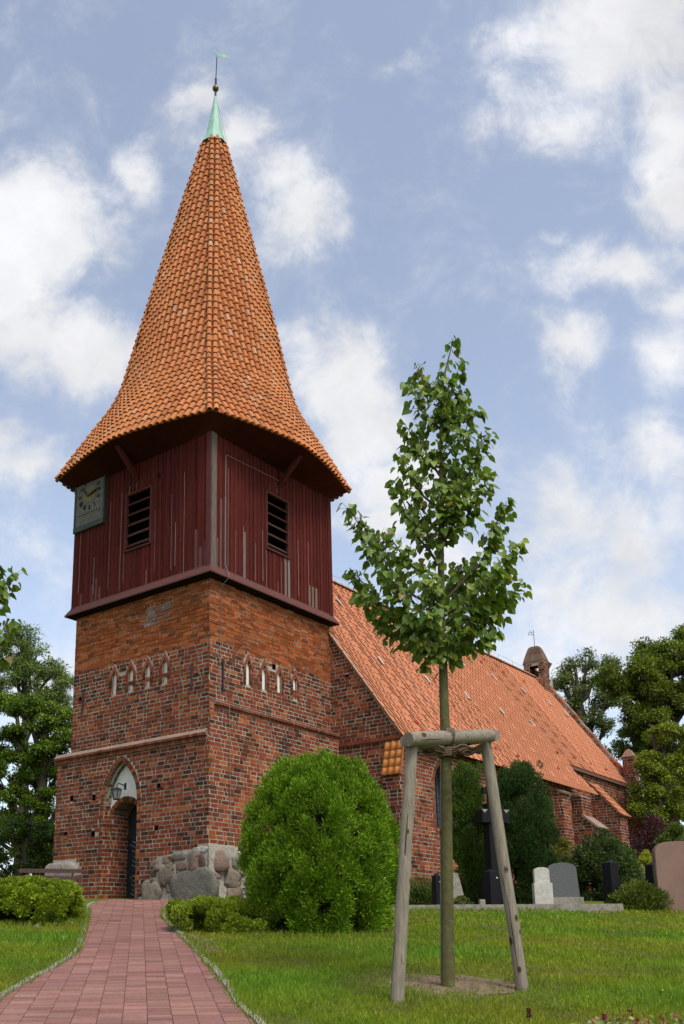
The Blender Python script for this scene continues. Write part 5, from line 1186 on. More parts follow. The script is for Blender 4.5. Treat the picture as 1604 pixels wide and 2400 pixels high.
def shrubs():
    # big thuja in front of the tower
    b = np.array([1.25, 16.4, float(gz(0, 16.4)) - .10]); Hh = 2.88
    prof = [(0, .60), (.08, .80), (.22, .96), (.40, 1.0), (.58, .95), (.74, .83), (.87, .63), (.95, .42), (1, .15)]
    cl = shell_clumps(230, 1.19, 1.10, Hh, prof, .25, 3, .11, .07)
    rr = random.Random(77); cl = []; lobes = []
    hs_, vs_ = [p[0] for p in prof], [p[1] for p in prof]; fs_ = np.linspace(.05, .985, 200); wt = np.array([np.interp(f, hs_, vs_) + .08 for f in fs_]) * np.sqrt(1 + (np.gradient([np.interp(f, hs_, vs_) for f in fs_], fs_) * .42) ** 2); cdf = np.cumsum(wt / wt.sum())
    for i in range(150):
        f = float(np.interp((i + .5) / 150, cdf, fs_)); a = i * 2.39996 + rr.uniform(-.16, .16); kx = np.interp(f, hs_, vs_) * (1 + rr.uniform(-.10, .06)); q = .225 * rr.uniform(.8, 1.35)
        lobes.append((math.cos(a) * max(0, 1.17 * kx - q * .5), math.sin(a) * max(0, 1.08 * kx - q * .5), f * Hh * .98 - (.1 if f > .9 else 0), q))
    for (x, y, z, q) in lobes:                              # each plume of the bush carries its own sprays, gaps stay between the plumes
        o_ = unit(np.array([x, y, (z - Hh * .42) * .6])); tl_ = rr.uniform(-.2, .3)
        for k in range(9):
            dv = unit(o_ * .9 + np.array([rr.gauss(0, 1), rr.gauss(0, 1), rr.gauss(.25, .9)]) * .75); c_ = np.array([x, y, z]) + dv * q * rr.uniform(.62, .9) * np.array([1, 1, 1.15]); e_ = unit(dv * .7 + o_ * .4 + np.array([0, 0, .5 + tl_]))
            cl.append((*c_, .125 * rr.uniform(.7, 1.25), *e_))
    cl_old = [(1.02 + .1 * math.cos(k), -.55 + .35 * math.sin(k * 2.1), .8 + .15 * k, .24) for k in range(6)]
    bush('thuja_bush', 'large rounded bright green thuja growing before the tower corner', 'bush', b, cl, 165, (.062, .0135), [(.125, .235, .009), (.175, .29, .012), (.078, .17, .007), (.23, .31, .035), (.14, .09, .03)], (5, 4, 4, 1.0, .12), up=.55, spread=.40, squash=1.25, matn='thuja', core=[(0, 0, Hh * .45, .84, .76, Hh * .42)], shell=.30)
    # low clipped box beside the path
    b = np.array([-.20, 16.25, float(gz(0, 16.25)) - .03]); rr = random.Random(5); cl = []
    for i in range(120):
        f = rr.random(); x = -.95 + 1.6 * f; hgt = .50 if x > -.62 else .44
        if abs(x + .62) < .07: continue
        a = rr.uniform(0, math.pi); cl.append((x, -.40 * math.cos(a), hgt * math.sin(a) ** .7 * .95 - .02, .12 * rr.uniform(.8, 1.25)))
    bush('box_bush', 'low clipped yellow green box clump beside the path edge', 'bush', b, cl, 620, (.042, .026), [(.18, .245, .018), (.25, .30, .026), (.11, .17, .013), (.26, .18, .04)], (5, 4, 3, .2), up=.6, spread=.6, matn='leaf')
    # long hedge left of the path
    b = np.array([-4.38, 18.05, float(gz(0, 18.05)) - .05]); cl = []; rr = random.Random(9)
    for i in range(330):
        x = rr.uniform(-2.2, 1.33); a = rr.uniform(0, math.pi); e_ = min(1, (1.45 - x) / .35) ** .5
        cl.append((x, -.62 * math.cos(a) * e_, (.69 + .03 * math.sin(x * 3)) * math.sin(a) ** .5 * (.75 + .25 * e_), .115 * rr.uniform(.8, 1.3)))
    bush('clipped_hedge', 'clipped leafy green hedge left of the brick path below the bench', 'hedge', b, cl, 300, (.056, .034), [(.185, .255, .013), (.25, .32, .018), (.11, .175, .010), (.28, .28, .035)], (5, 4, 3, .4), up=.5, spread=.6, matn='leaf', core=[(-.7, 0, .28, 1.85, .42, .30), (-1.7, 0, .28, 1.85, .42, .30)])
    # two yews beside the cross
    Y = 23.2
    yp = [(0, .62), (.12, .82), (.3, .97), (.5, 1.0), (.7, .95), (.85, .78), (.94, .52), (1, .2)]
    pal = [(.032, .065, .013), (.046, .085, .016), (.022, .048, .011), (.07, .10, .02)]
    def yew(px, hpx, hw, lab, seed, pal, base_py=2118, dp=.9, n=130):
        b = at(px, base_py, Y); top = at(px, hpx, Y)[2]; b[2] = float(gz(0, Y)) - .05; Hh = top - b[2]
        cl = shell_clumps(n, hw, hw * dp, Hh * .97, yp, .17, seed, .08, .04); rr = random.Random(seed)
        for k in range(16): a = rr.random() * 6.28; q = rr.random() ** .5 * hw * .8; cl.append((q * math.cos(a), q * math.sin(a), Hh * rr.uniform(.84, .97), .075))
        bush('yew', lab, 'yew', b, cl, 420, (.052, .018), pal, (5, 4, 4, .5), up=.8, spread=.5, core=[(0, 0, Hh * .5, hw * .55, hw * .55 * dp, Hh * .42)], squash=1.3, parent_group='yews flanking the black cross')
    yew(1110, 1780, .42, 'narrow upright dark yew left of the black cross monument', 21, [(.055, .100, .011), (.078, .125, .014), (.038, .072, .010), (.10, .14, .018)])
    yew(1238, 1786, .70, 'broad dark green yew right of the black cross monument', 22, pal, n=210)
    # rhododendron-like round bush, and the others round it
    def ball(name, lab, px, py_top, py_bot, Yd, hw, pal, w, leaf, seed, matn='leaf', n=150, r=.17, per=150, squash=.9, prof=None, up=.2, cat='bush'):
        b = at(px, py_bot, Yd); b[2] = min(b[2], float(gz(0, Yd)) - .05); Hh = at(px, py_top, Yd)[2] - b[2]
        prof = prof or [(0, .8), (.2, .98), (.45, 1), (.7, .85), (.88, .55), (1, .2)]
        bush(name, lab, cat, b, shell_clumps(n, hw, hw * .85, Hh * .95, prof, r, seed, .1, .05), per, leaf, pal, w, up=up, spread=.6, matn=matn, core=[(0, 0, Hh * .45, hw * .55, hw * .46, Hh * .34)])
    ball('evergreen_bush', 'round glossy dark evergreen bush behind the right hand black post', 1425, 1945, 2115, 24.5, .78, [(.055, .090, .020), (.08, .12, .027), (.036, .062, .015), (.16, .18, .09)], (5, 4, 4, .5), (.075, .034), 31, n=150)
    ball('autumn_shrub', 'shrub with yellow and reddish leaves left of the glossy evergreen bush', 1325, 1962, 2080, 25.5, .42, [(.17, .18, .025), (.09, .13, .02), (.28, .12, .05), (.26, .22, .03)], (3, 4, 1, 2), (.06, .035), 32, n=70)
    ball('clipped_yew_hedge', 'low dark clipped hedge below the nave window', 990, 2062, 2122, 22.6, .42, [(.075, .12, .016), (.10, .15, .02), (.048, .085, .013)], (5, 3, 3), (.04, .022), 33, n=110, r=.12, per=80, prof=[(0, .98), (.5, 1), (.85, 1), (.95, .9), (1, .6)])
    ball('juniper', 'low spreading olive green juniper beside the red granite stone', 1500, 2075, 2136, 20.8, .56, [(.10, .13, .018), (.13, .165, .02), (.065, .095, .016)], (5, 3, 3), (.09, .022), 34, matn='needle', n=110, r=.13, per=90, up=.7)
    ball('golden_conifer', 'small golden yellow dwarf conifer behind the far right black post', 1518, 1990, 2040, 27.5, .23, [(.36, .36, .025), (.28, .32, .03), (.2, .25, .03)], (5, 3, 2), (.05, .018), 35, matn='needle', n=70, r=.09, per=90, up=.8)
    ball('variegated_shrub', 'pale cream variegated shrub below the golden conifer', 1512, 2028, 2085, 26.5, .28, [(.42, .38, .20), (.30, .30, .12), (.14, .18, .06)], (4, 3, 2), (.05, .03), 36, n=50, r=.11)
    ball('purple_maple', 'dark purple leaved maple standing beyond the church corner', 1556, 1898, 2035, 36, 1.15, [(.055, .014, .024), (.075, .018, .030), (.032, .012, .018)], (5, 3, 3), (.11, .05), 37, n=110, r=.30, per=60)
    ball('green_shrub', 'mid green leafy shrub at the right edge behind the red granite stone', 1596, 1925, 2090, 28, .55, [(.10, .145, .022), (.135, .185, .028), (.065, .105, .018)], (5, 3, 3), (.07, .035), 38, n=90)
    ball('wall_shrub', 'small dark twiggy shrub against the tower wall behind the thuja', 592, 1852, 2080, 21.6, .22, [(.045, .055, .022), (.06, .07, .03), (.03, .04, .018)], (3, 2, 3), (.05, .03), 39, n=40, r=.13, per=36)
    ball('marigold_clump', 'little clump of yellow flowers on the kerb left of the narrow yew', 1080, 2102, 2126, 20.95, .24, [(.45, .28, .02), (.06, .09, .02), (.09, .12, .025)], (1, 4, 3), (.04, .028), 40, n=36, r=.07, per=40)
shrubs()

# ---- big trees
def tree(name, label, base, Hh, blobs, trunk_r, pal, w, leaf, per, seed, limbs=(), squash=.75, group=None, rcl=None, n_cl=None, lean=0.):
    """blobs: (x, y, z, rx, rz) lobes of the crown in metres from the base; each lobe is filled with leaf clumps"""
    t = thing(name, label, 'tree', tuple(base), 0, group); rr = random.Random(seed)
    m = MB(); top = Hh * .8; pts = [np.array([lean * f * Hh + .15 * math.sin(f * 5 + seed) * f, .15 * math.cos(f * 4 + seed) * f, -.2 + f * top]) for f in np.linspace(0, 1, 10)]
    m.tube(pts, [trunk_r * (1.15 - f) + .02 for f in np.linspace(0, 1, 10)], 9)
    TP = np.array(pts); C = []; Rc = []
    for (x, y, z, rx, rz) in blobs:
        z0 = max(.12 * Hh, z - rx * .9 - .1 * Hh); st = np.array([np.interp(z0, TP[:, 2], TP[:, k]) for k in range(3)]); en = np.array([x, y, z + rz * .3]); q = [st + (en - st) * s + np.array([0, 0, -.3 * math.sin(s * math.pi) * .3]) + np.array([rr.uniform(-.12, .12) for _ in range(3)]) * (s > 0) * (s < 1) for s in np.linspace(0, 1, 6)]
        m.tube(q, [trunk_r * .42 * (1 - .85 * s) + .012 for s in np.linspace(0, 1, 6)], 6)
        k = n_cl or int(9 * rx * rx + 5); rc = rcl or .42
        for i in range(k):
            d = unit(np.array([rr.gauss(0, 1), rr.gauss(0, 1), rr.gauss(.15, 1)])); f = rr.uniform(.45, 1.0); p = np.array([x, y, z]) + d * np.array([rx, rx, rz]) * f; C.append(p); Rc.append(rc * rr.uniform(.7, 1.3))
            if rr.random() < .55: m.tube([q[3] + np.array([rr.uniform(-.1, .1)] * 3), (q[4] + p) / 2 + np.array([rr.uniform(-.15, .15) for _ in range(3)]), p], [.035, .022, .008], 4, cap=False)
    m.build('trunk', 'twig', t)
    C = np.array(C); Rc = np.array(Rc); P, d, idx = cloud(C, Rc, per, .6, .1); n = len(P)
    D = unit(d * .7 + np.array([0, 0, -.25]) + nr.normal(0, .5, (n, 3))); N = np.array([0, 0, 1.]) * .9 + rnd(n) * .75 + d * .3
    cols = colmix(n, pal, w) * nr.uniform(.75, 1.25, len(C))[idx][:, None]
    blades('crown', P, D, N, nr.uniform(.7, 1.25, n) * leaf[0], nr.uniform(.7, 1.25, n) * leaf[1], cols, 'leaf', t)
    return t
def trees():
    def lob(base, Y, L):
        out = []
        for px, py, rp, dz in L:
            p = at(px, py, Y + dz) - base; s = (Y + dz) / F_; out.append((p[0], p[1], p[2], rp * s * 1.03, rp * s * .8))
        return out
    GD = [(.095, .16, .012), (.13, .20, .016), (.062, .115, .009), (.18, .235, .02)]; GY = [(.10, .125, .020), (.135, .15, .024), (.06, .088, .018), (.17, .16, .03)]; GG = [(.15, .21, .055), (.19, .25, .075), (.11, .16, .045), (.23, .28, .09)]
    # right, dense dark tree with yellowing top
    Y = 47; b = at(1600, 2130, Y); b[2] = gz(0, Y) - .1
    tree('dense_tree', 'tall dense tree with yellow green top leaves at the right edge', b, 14, lob(b, Y, [(1590, 1545, 62, 0), (1530, 1540, 52, 1), (1500, 1590, 60, -1), (1450, 1600, 46, 0), (1425, 1590, 34, 1), (1560, 1650, 75, 0), (1500, 1680, 60, -1), (1480, 1740, 46, 1), (1580, 1760, 80, -2), (1545, 1830, 55, -3), (1590, 1880, 70, 0), (1650, 1600, 90, 0), (1650, 1760, 100, 0), (1530, 1900, 48, 2), (1640, 1500, 70, 2)]), .42, [(.105, .145, .015), (.145, .18, .018), (.066, .105, .011), (.21, .21, .024)], (5, 4, 4, 1.6), (.135, .085), 420, 41, rcl=.50)
    Y = 40; b = at(1570, 2130, Y); b[2] = gz(0, Y) - .1
    tree('leafy_tree', 'lower drooping bright leaved tree right of the church corner', b, 9, lob(b, Y, [(1530, 1790, 40, 0), (1560, 1720, 42, 0), (1590, 1800, 50, 0), (1520, 1860, 34, 0), (1590, 1880, 46, 0), (1550, 1910, 34, 0), (1508, 1895, 24, 0)]), .22, [(.155, .195, .015), (.20, .23, .018), (.10, .145, .013), (.24, .25, .024)], (5, 4, 4, 2), (.115, .075), 330, 42, rcl=.36)
    # airy tree beside it
    Y = 52; b = at(1400, 2140, Y); b[2] = gz(0, Y) - .1
    tree('airy_tree', 'airy thin leaved tree with visible branches behind the church roof', b, 17, lob(b, Y, [(1335, 1565, 30, 0), (1385, 1548, 34, 0), (1428, 1555, 26, 0), (1318, 1600, 20, 0), (1362, 1610, 34, 0), (1398, 1640, 34, 0), (1340, 1645, 22, 0), (1385, 1690, 36, 0), (1420, 1700, 26, 0), (1372, 1740, 24, 0), (1430, 1640, 26, 0), (1400, 1760, 28, 0)]), .36, [(.13, .16, .045), (.16, .19, .06), (.09, .12, .035), (.19, .20, .065)], (5, 4, 4, 1), (.15, .065), 85, 43, rcl=.38, n_cl=14)
    # left group
    Y = 46; b = at(40, 2120, Y); b[2] = gz(0, Y) - .1
    tree('pale_tree', 'pale feathery leaved tree rising left of the tower', b, 15, lob(b, Y, [(50, 1500, 44, 0), (20, 1540, 56, 0), (85, 1545, 40, 0), (125, 1570, 26, 0), (60, 1590, 46, 0), (110, 1620, 36, 0), (155, 1600, 24, 0), (0, 1620, 46, 0), (140, 1640, 30, 0)]), .3, GG, (5, 4, 4, 1), (.17, .05), 230, 44, rcl=.50)
    Y = 41; b = at(90, 2120, Y); b[2] = gz(0, Y) - .1
    tree('dark_tree', 'broad dark green tree filling the space left of the tower wall', b, 11, lob(b, Y, [(60, 1660, 46, 0), (110, 1690, 46, 0), (150, 1690, 34, 1), (20, 1650, 40, 1), (150, 1800, 40, 1), (40, 1780, 50, 2), (20, 1720, 40, 0), (140, 1740, 38, 0), (80, 1760, 60, 0), (20, 1830, 60, 0), (110, 1840, 56, 0), (60, 1900, 70, 0), (130, 1920, 50, 0), (10, 1940, 60, 0), (90, 1990, 56, 0), (150, 2000, 40, 0), (-60, 1800, 90, 0), (-50, 1950, 80, 0), (180, 1850, 60, 2), (190, 1960, 60, 2)]), .34, GD, (5, 4, 4, 2), (.115, .075), 380, 45, rcl=.42)
    Y = 33; b = at(60, 2120, Y); b[2] = gz(0, Y) - .1
    tree('understorey_tree', 'low dark bushy tree behind the bench', b, 4, lob(b, Y, [(100, 1960, 40, 0), (30, 1960, 46, 0), (70, 2010, 44, 0), (120, 2030, 36, 0), (0, 2040, 46, 0), (-50, 2000, 60, 0)]), .12, [(.05, .09, .010), (.07, .12, .012), (.035, .065, .009)], (5, 3, 3), (.09, .055), 260, 46, rcl=.30)
trees()

# ------------------------------------------------------------------ bench and graves
def bench():
    p = at(118, 2050, 22.0); p[2] = float(gz(0, 22.0)); t = thing('park_bench', 'brown wooden bench with a slatted back standing before the tower corner', 'bench', tuple(p), R(6))
    zt = at(118, 2037, 22.0)[2] - p[2]
    for z, h in ((zt - .075, .085), (zt - .22, .075)):
        m = MB(); m.obox((-.69, .10 + (zt - z) * -.18, z), (1.38, 0, 0), (0, .03, .006), (0, .012, h)); m.build('back_slat', 'benchwood', t)
    for k in range(3): m = MB(); m.box((-.69, -.36 + k * .13, .42), (.69, -.25 + k * .13, .455)); m.build('seat_slat', 'benchwood', t)
    for x in (-.48, .48): m = MB(); m.tube([(x, .07, 0), (x, .05, .42), (x, .125, zt)], .026, 6); m.tube([(x, -.34, 0), (x, -.33, .41), (x, .05, .41)], .024, 6); m.build('leg', 'iron', t)
bench()
def graves():
    Y = 20.75; zg = float(gz(0, Y))
    a, b = at(915, 2121, Y + .1), at(1461, 2118, Y - .55); k = MB(); d = (b - a) * (1, 1, 0)
    n_ = 5
    for i in range(n_):
        P = a + (b - a) * i / n_; k.obox((P[0], P[1], P[2] - .38 + rng.uniform(-.004, .004)), d / n_ * .997, (0.03, .17, 0), (0, 0, .38))
    tag(k.build('grave_kerb', 'concrete'), 'long low concrete kerb along the edge of the graves', 'kerb')
    def post(px, y0, y1, w_px, Yd, lab, pyr=.07, stud=None):
        p0, p1 = at(px, y1, Yd), at(px, y0, Yd); w = w_px / F_ * Yd / .97 * .72; h = p1[2] - p0[2]; p0[2] -= .1; h += .1
        t = thing('grave_post', lab, 'grave post', tuple(p0), R(28), 'black granite posts round the graves')
        m = MB(); w0, w1 = w / 2 * 1.1, w / 2 * .92; v = [(sx * w0, sy * w0, 0) for sx, sy in ((-1, -1), (1, -1), (1, 1), (-1, 1))] + [(sx * w1, sy * w1, h - pyr) for sx, sy in ((-1, -1), (1, -1), (1, 1), (-1, 1))] + [(0, 0, h)]
        m.add(v, [(0, 1, 5, 4), (1, 2, 6, 5), (2, 3, 7, 6), (3, 0, 4, 7), (4, 5, 8), (5, 6, 8), (6, 7, 8), (7, 4, 8), (3, 2, 1, 0)]); m.build('shaft', 'granite_black', t)
        if stud:
            s = MB(); s.lathe([(.022, 0), (.022, .012), (.012, .02)], (0, 0, 0), 10); o = s.build('stud', 'white_stone', t); o.location = (-w1 * stud, -w1 - .002, h - pyr - .13); o.rotation_euler = (R(90), 0, 0)
    post(1154, 2036, 2124, 36, 21.3, 'black granite post standing in front of the cross monument', stud=-.6)
    post(1026, 2046, 2115, 22, 21.6, 'slim black granite post half hidden behind the linden trunk', stud=-.5)
    post(1438, 2015, 2123, 36, 20.9, 'tall black granite post before the glossy evergreen bush')
    post(1534, 2021, 2085, 32, 22.8, 'black granite post with a round white stud left of the red granite stone', stud=.2)
    def slab(name, lab, px0, px1, y0, y1, Yd, th, shape, m_, rz=0, cat='gravestone', parts=()):
        c = at((px0 + px1) / 2, y1, Yd); w = (px1 - px0) / F_ * Yd; h = at((px0 + px1) / 2, y0, Yd)[2] - c[2]; c[2] -= .12; h += .12
        t = thing(name, lab, cat, tuple(c), rz); m = MB(); P = [np.array([x * w, -th / 2, z * h]) for x, z in shape]
        bmx = bmesh.new(); vs = [bmx.verts.new(p) for p in P]; f = bmx.faces.new(vs); r = bmesh.ops.extrude_face_region(bmx, geom=[f]); bmesh.ops.translate(bmx, verts=[v for v in r['geom'] if isinstance(v, bmesh.types.BMVert)], vec=(0, th, 0))
        bmesh.ops.recalc_face_normals(bmx, faces=bmx.faces); bmesh.ops.bevel(bmx, geom=[e for e in bmx.edges], offset=min(.012, th * .1), segments=2, affect='EDGES', clamp_overlap=True)
        me = bpy.data.meshes.new('stone'); bmx.to_mesh(me); bmx.free(); me.materials.append(MATS[m_]); o = bpy.data.objects.new('stone', me); COL.objects.link(o); o.parent = t
        return t, w, h
    rnd_top = lambda n=10, r=.5, k=.16: [(-.5, 0), (.5, 0)] + [(.5 * math.cos(a) , 1 - k + k * math.sin(a)) for a in np.linspace(0, math.pi, n)]
    # big red granite stone at the right edge
    big = [(-.5, 0), (.5, 0), (.5, .80)] + [(.5 - .22 + .22 * math.cos(a), .84 + .14 * math.sin(a)) for a in np.linspace(.1, math.pi / 2, 6)] + [(0, 1.0)] + [(-.5 + .24 - .24 * math.sin(a), .82 + .17 * math.cos(a)) for a in np.linspace(.1, math.pi / 2 - .05, 7)] + [(-.505, .55)]
    slab('gravestone', 'large rough reddish granite gravestone with rounded shoulders at the right edge', 1548, 1668, 1972, 2130, 20.6, .26, big, 'granite_red', R(-8))
    # white stone on its plinth
    wt = [(-.5, 0), (.5, 0), (.5, .86)] + [(.5 * math.cos(a), .86 + .14 * math.sin(a)) for a in np.linspace(.2, math.pi - .2, 8)] + [(-.5, .86)]
    t, w, h = slab('gravestone', 'small white gravestone on a paler grey pedestal', 1253, 1287, 2033, 2071, 21.0, .18, wt, 'white_stone', R(-6))
    pd = MB(); w_ = .37; pd.box((-.18, -.14, -.50), (.19, .14, .13)); pd.build('pedestal', 'white_stone', t)
    t2, w2, h2 = slab('gravestone', 'dark grey rough hewn gravestone beside the white one', 1289, 1356, 2022, 2108, 21.1, .17, [(-.47, 0), (.53, 0), (.46, .88)] + [(.46 * math.cos(a), .88 + .12 * math.sin(a)) for a in np.linspace(.25, math.pi - .25, 9)] + [(-.5, .88)], 'granite_grey', R(-4))
    pd = MB(); pd.box((-.33, -.17, -.08), (.36, .17, .16)); pd.build('pedestal', 'concrete', t2)
    slab('gravestone', 'pale grey leaning granite slab with a sloping side beside the linden trunk', 1056, 1094, 2046, 2112, 22.0, .14, [(-.5, 0), (.5, 0), (.30, .35), (.12, .75), (0, 1), (-.5, 1)], 'concrete', R(5))
    slab('kerb_block', 'small grey stone block left of the front black post', 1124, 1137, 2108, 2126, 20.95, .14, [(-.5, 0), (.5, 0), (.5, 1), (-.5, 1)], 'concrete', 0, 'stone block')
    # black cross monument
    Yd = 22.3; c = at(1166, 2118, Yd); c[2] = float(gz(0, Yd)) - .05; zz = lambda py: at(1166, py, Yd)[2] - c[2]; s = Yd / F_
    t = thing('cross_monument', 'tall black stone grave monument topped by a cross between the yews', 'monument', tuple(c), R(12))
    m = MB(); x0 = 0.0
    hw = 16 * s; m.box((-hw, -hw, 0), (hw, hw, zz(1930))); h2 = 34 * s; m.box((-h2 * .9, -h2 * .8, 0), (h2 * .9, h2 * .8, zz(2068)))
    z0, z1 = zz(1930), zz(1900); m.box((-h2, -h2 * .6, z0), (h2, h2 * .6, z1))
    m.box((-15 * s, -13 * s, z1), (15 * s, 13 * s, zz(1884))); m.build('shaft', 'granite_black', t)
    for sx in (-1, 1):
        g = MB(); g.add([(sx * h2, -h2 * .6 - .004, z1 + .002), (sx * 20 * s, -h2 * .6 - .004, z1 + .002), (sx * 27 * s, -h2 * .6 - .004, z1 - 8 * s)], [(0, 1, 2) if sx < 0 else (0, 2, 1)])
        g.build('shoulder_highlight', 'concrete', t)  # pale triangles paint sky light onto the monument's shoulders
    cr = MB(); cr.box((-8 * s, -6 * s, zz(1884)), (8 * s, 6 * s, zz(1838))); cr.box((-21 * s, -5.5 * s, zz(1860)), (21 * s, 5.5 * s, zz(1846))); cr.build('cross', 'granite_black', t)
graves()

# ------------------------------------------------------------------ grass, soil, flowers
SOIL = onground(1062, 2306); RUFF = SOIL
def soil_d(x, y): return np.hypot((x - SOIL[0]) / .62, (y - SOIL[1]) / .82) + .22 * np.sin(np.arctan2(y - SOIL[1], x - SOIL[0]) * 3 + 1) * .6 + .1 * np.sin(np.arctan2(y - SOIL[1], x - SOIL[0]) * 7)
def soil():
    m = MB(); n = 40; vs = [(SOIL[0], SOIL[1], SOIL[2] + .012)]
    for k in range(n):
        a = 2 * math.pi * k / n; r = 1.02 + .16 * math.sin(3 * a + 1) + .1 * math.sin(7 * a) ; x, y = SOIL[0] + .62 * r * math.cos(a), SOIL[1] + .82 * r * math.sin(a); vs.append((x, y, float(gz(x, y)) - .012))
    m.add(vs, [(0, 1 + k, 1 + (k + 1) % n) for k in range(n)], (1, 1, 1), 0, True); tag(m.build('soil_patch', 'soil'), kind='structure')
    m = MB(); E = np.array([onground(*p) for p in ((380, 2160), (420, 2196), (470, 2240), (520, 2232), (500, 2200), (440, 2185))])
    m.add([(x, y, z + .004) for x, y, z in E], [tuple(range(len(E)))[::-1]]); tag(m.build('soil_patch', 'soil'), kind='structure')
soil()
def grass():
    Ps, Ls, Ws = [], [], []
    def band(y0, y1, x0, x1, dens, L, wd):
        n = int((y1 - y0) * (x1 - x0) * dens); x = nr.uniform(x0, x1, n); y = nr.uniform(y0, y1, n); cl = (nr.random(n))
        vis = (x > -.36 * y - 1) & (x < .60 * y + 1) & ~on_path(x, y, .02 )
        sdn = soil_d(x, y); vis &= (sdn > 1.12) | (nr.random(n) < np.clip((sdn - .25) * .28, 0.012, 1))
        q = (AX[0] - 0, AX[1]); la = (x - AX[0]) * A_[0] + (y - AX[1]) * A_[1]; lb = (x - AX[0]) * B_[0] + (y - AX[1]) * B_[1]; vis &= ~((la > -2.9) & (lb > -2.9))
        x, y = x[vis], y[vis]; n = len(x); Ps.append(np.stack([x, y, gz(x, y) - .008], 1)); Ls.append(nr.uniform(.6, 1.3, n) * L); Ws.append(nr.uniform(.7, 1.3, n) * wd)
    band(7.0, 10, -4.6, 7, 2500, .058, .007); band(10, 13, -5.6, 8.8, 1450, .060, .009); band(13, 17, -7, 11, 720, .063, .012); band(17, 21.2, -8.5, 13.5, 400, .068, .016)
    P = np.concatenate(Ps); L = np.concatenate(Ls); Wd = np.concatenate(Ws); n = len(P)
    patch = np.sin(P[:, 0] * 1.3 + 1.7 * np.sin(P[:, 1] * .8)) * .5 + np.sin(P[:, 1] * 1.9 + P[:, 0] * .6) * .5
    L = L * (1 + .22 * patch); D = np.array([0, 0, 1.]) + nr.normal(0, .42, (n, 3)) * (1, 1, .2); N = rnd(n) * (1, 1, .3)
    cols = colmix(n, [(.145, .205, .010), (.178, .243, .014), (.108, .165, .008), (.26, .23, .05), (.215, .27, .022)], (5, 4, 3, .8, 1.2), .2) * (1 + .30 * patch[:, None] * np.array([-1, .1, -.2]))
    pn = np.array([mnoise.noise(Vector((a * 1.1, b * 1.1, 3.))) + .5 * mnoise.noise(Vector((a * 3.2, b * 3.2, 8.))) for a, b in P[:, :2]]); cols *= (1 + .38 * pn)[:, None]; L = L * (1 + .45 * pn); wp_ = pn < -.42; cols[wp_] = cols[wp_] * .55 + np.array([.20, .17, .07]) * .45
    dry = (nr.random(n) < np.clip(1.9 - soil_d(P[:, 0], P[:, 1]), 0, .5)); cols[dry] = cols[dry] * .4 + np.array([.17, .15, .06]) * .6
    o = blades('lawn_grass', P, D, N, L, Wd, cols, 'blade'); tag(o, 'short mown green lawn grass on the churchyard slope', kind='stuff')
    n = 52000; x = nr.uniform(-4, 7, n); y = nr.uniform(7.4, 16, n); cn = np.array([mnoise.noise(Vector((a_ * .9 + 7, b_ * .9, 5.))) + .5 * mnoise.noise(Vector((a_ * 2.7, b_ * 2.7, 2.))) for a_, b_ in zip(x, y)])
    kp = (cn > .33) & ~on_path(x, y, .03) & (soil_d(x, y) > 1.2); x, y = x[kp], y[kp]; n = len(x); Pc = np.stack([x, y, gz(x, y) + nr.uniform(.012, .045, n)], 1)
    oc = blades('clover_leaves', Pc, rnd(n) * (1, 1, .15), np.array([0, 0, 1.]) + rnd(n) * .45, nr.uniform(.018, .034, n), nr.uniform(.016, .026, n), colmix(n, [(.075, .145, .022), (.10, .18, .030), (.13, .20, .05)], (4, 3, 1)), 'blade'); tag(oc, 'patches of low clover and broad weeds in the lawn', kind='stuff')
    k = 420; a = nr.uniform(0, 6.28, k); r = nr.random(k) ** .6 * 1.1; P2 = np.stack([SOIL[0] + .62 * r * np.cos(a), SOIL[1] + .82 * r * np.sin(a), np.zeros(k)], 1); P2[:, 2] = gz(P2[:, 0], P2[:, 1]) + .014
    o2 = blades('soil_litter', P2, rnd(k) * (1, 1, .25), np.array([0, 0, 1.]) + rnd(k) * .5, nr.uniform(.015, .055, k), nr.uniform(.008, .02, k), colmix(k, [(.16, .10, .05), (.26, .20, .13), (.09, .06, .035), (.22, .09, .04), (.10, .14, .03)], (4, 3, 3, 1, 2)), 'blade'); tag(o2, 'dry leaf litter and crumbs on the bare soil under the linden', kind='stuff')
    # longer grass tufts against things
    T = []
    for c in ((1.2, 15.25, 2.6, .25), (-3.6, 17.45, 3.5, .1), (SOIL[0], SOIL[1], .9, .9), (5.6, 20.45, 4.6, .12), (SOIL[0] - .6, SOIL[1] - .95, .3, .2), (SOIL[0] + .72, SOIL[1] - .15, .25, .2)):
        k = int(240 * c[2]); T.append(np.stack([c[0] + nr.uniform(-.5, .5, k) * c[2], c[1] + nr.uniform(-.5, .5, k) * c[3] * 2, np.zeros(k)], 1))
    for E_, s_ in ((LE, -1), (RE, 1)):                   # grass creeping over the path edging
        k = 1500; y = nr.uniform(7.4, 21, k); T.append(np.stack([ex(E_, y) + s_ * nr.uniform(-.035, .10, k), y, np.zeros(k)], 1))
    P = np.concatenate(T); sdn = soil_d(P[:, 0], P[:, 1]); P = P[~on_path(P[:, 0], P[:, 1], -.05) & ((sdn > .9) | (nr.random(len(P)) < .10))]; P[:, 2] = gz(P[:, 0], P[:, 1]) - .01; n = len(P)
    o = blades('long_grass', P, np.array([0, 0, 1.]) + nr.normal(0, .35, (n, 3)) * (1, 1, .1), rnd(n), nr.uniform(.05, .14, n), nr.uniform(.007, .013, n), colmix(n, [(.12, .18, .012), (.16, .225, .02), (.24, .21, .06)], (4, 3, 1)), 'blade'); tag(o, 'longer unmown grass tufts around the bushes, posts and kerb', kind='stuff')
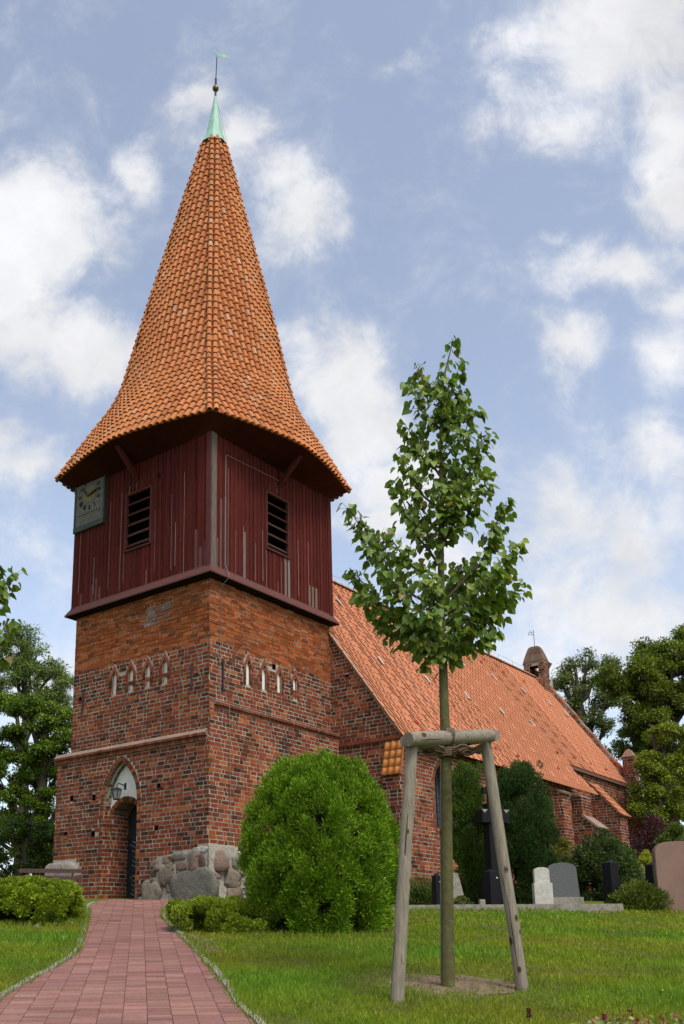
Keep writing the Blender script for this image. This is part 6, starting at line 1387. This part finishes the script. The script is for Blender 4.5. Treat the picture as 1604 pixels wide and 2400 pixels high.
    k = 42; x = np.concatenate([nr.uniform(-3.6, -2.6, 12), nr.uniform(2.5, 8.5, 18), nr.uniform(.6, 4.5, 12)]); y = np.concatenate([nr.uniform(15.6, 17.3, 12), nr.uniform(15, 20.3, 18), nr.uniform(9, 14, 12)])
    P = np.repeat(np.stack([x, y, gz(x, y) + .045], 1), 5, 0) + nr.normal(0, .004, (5 * k, 3)); cw = np.repeat(np.where((np.arange(k) < 12)[:, None], np.array([[.75, .72, .66]]), np.array([[.62, .48, .03]])), 5, 0)
    o = blades('lawn_daisies', P, rnd(5 * k) * (1, 1, .3), np.array([0, 0, 1.]) + rnd(5 * k) * .3, np.full(5 * k, .022), np.full(5 * k, .016), cw, 'petal'); tag(o, 'scattered tiny white and yellow flowers in the lawn', kind='stuff')
    # reddish low bedding plants in the lower right corner
    k = 1500; x = nr.uniform(2.5, 4.2, k); y = nr.uniform(7.4, 8.62, k) + .0; kp = y < 8.1 + .45 * np.clip((x - 2.7) / 1.4, 0, 1) + .06 * np.sin(x * 9); x, y = x[kp], y[kp]; n = len(x)
    P = np.stack([x, y, gz(x, y) + nr.uniform(.01, .09, n)], 1)
    o = blades('bedding_plants', P, rnd(n) + np.array([0, 0, .2]), np.array([0, 0, 1.]) + rnd(n) * .7, nr.uniform(.035, .06, n), nr.uniform(.03, .05, n), colmix(n, [(.20, .22, .06), (.15, .19, .05), (.30, .10, .05), (.22, .06, .05), (.32, .28, .08)], (4, 3, 2, 1.4, 2)), 'leaf'); tag(o, 'low yellow green and reddish bedding leaves in the front right corner', kind='stuff')
grass()
def flowers():
    for (px, py, h, col, lab) in ((1240, 2370, .22, (.10, .008, .02), 'single dark red flower spike in the lawn right of the stake'), (1416, 2381, .17, (.30, .02, .10), 'magenta pink flower spike among the bedding leaves'), (1477, 2373, .19, (.16, .015, .02), 'dark red flower head tallest among the bedding leaves at the right')):
        y = 8.35; top = at(px, py, y); b = np.array([top[0], y, float(gz(0, y))]); t = thing('flower_spike', lab, 'flower', tuple(b), 0, 'flowers at the front edge'); hh = top[2] - b[2]
        m = MB(); m.tube([(0, 0, -.02), (.004, 0, hh * .5), (0, 0, hh)], .004, 5, (.1, .05, .03)); m.build('stalk', 'petal', t)
        n = 60; f = nr.random(n); P = np.stack([nr.normal(0, .007, n), nr.normal(0, .007, n), hh - .055 + f * .07], 1); blades('flower_head', P, np.array([0, 0, .7]) + rnd(n), rnd(n), nr.uniform(.016, .028, n), nr.uniform(.010, .016, n), colmix(n, [col, tuple(c * .6 for c in col)], (2, 1)), 'petal', t)
    p = onground(487, 2298); l = blades('fallen_leaf', np.array([[0, 0, 0.]]), np.array([[1, .3, .05]]), np.array([[0, 0, 1.]]), np.array([.06]), np.array([.045]), np.array([[.62, .50, .05]]), 'leaf'); l.location = (p[0], p[1], p[2] + .024); tag(l, 'small yellow fallen leaf lying on the brick path', 'leaf')
flowers()
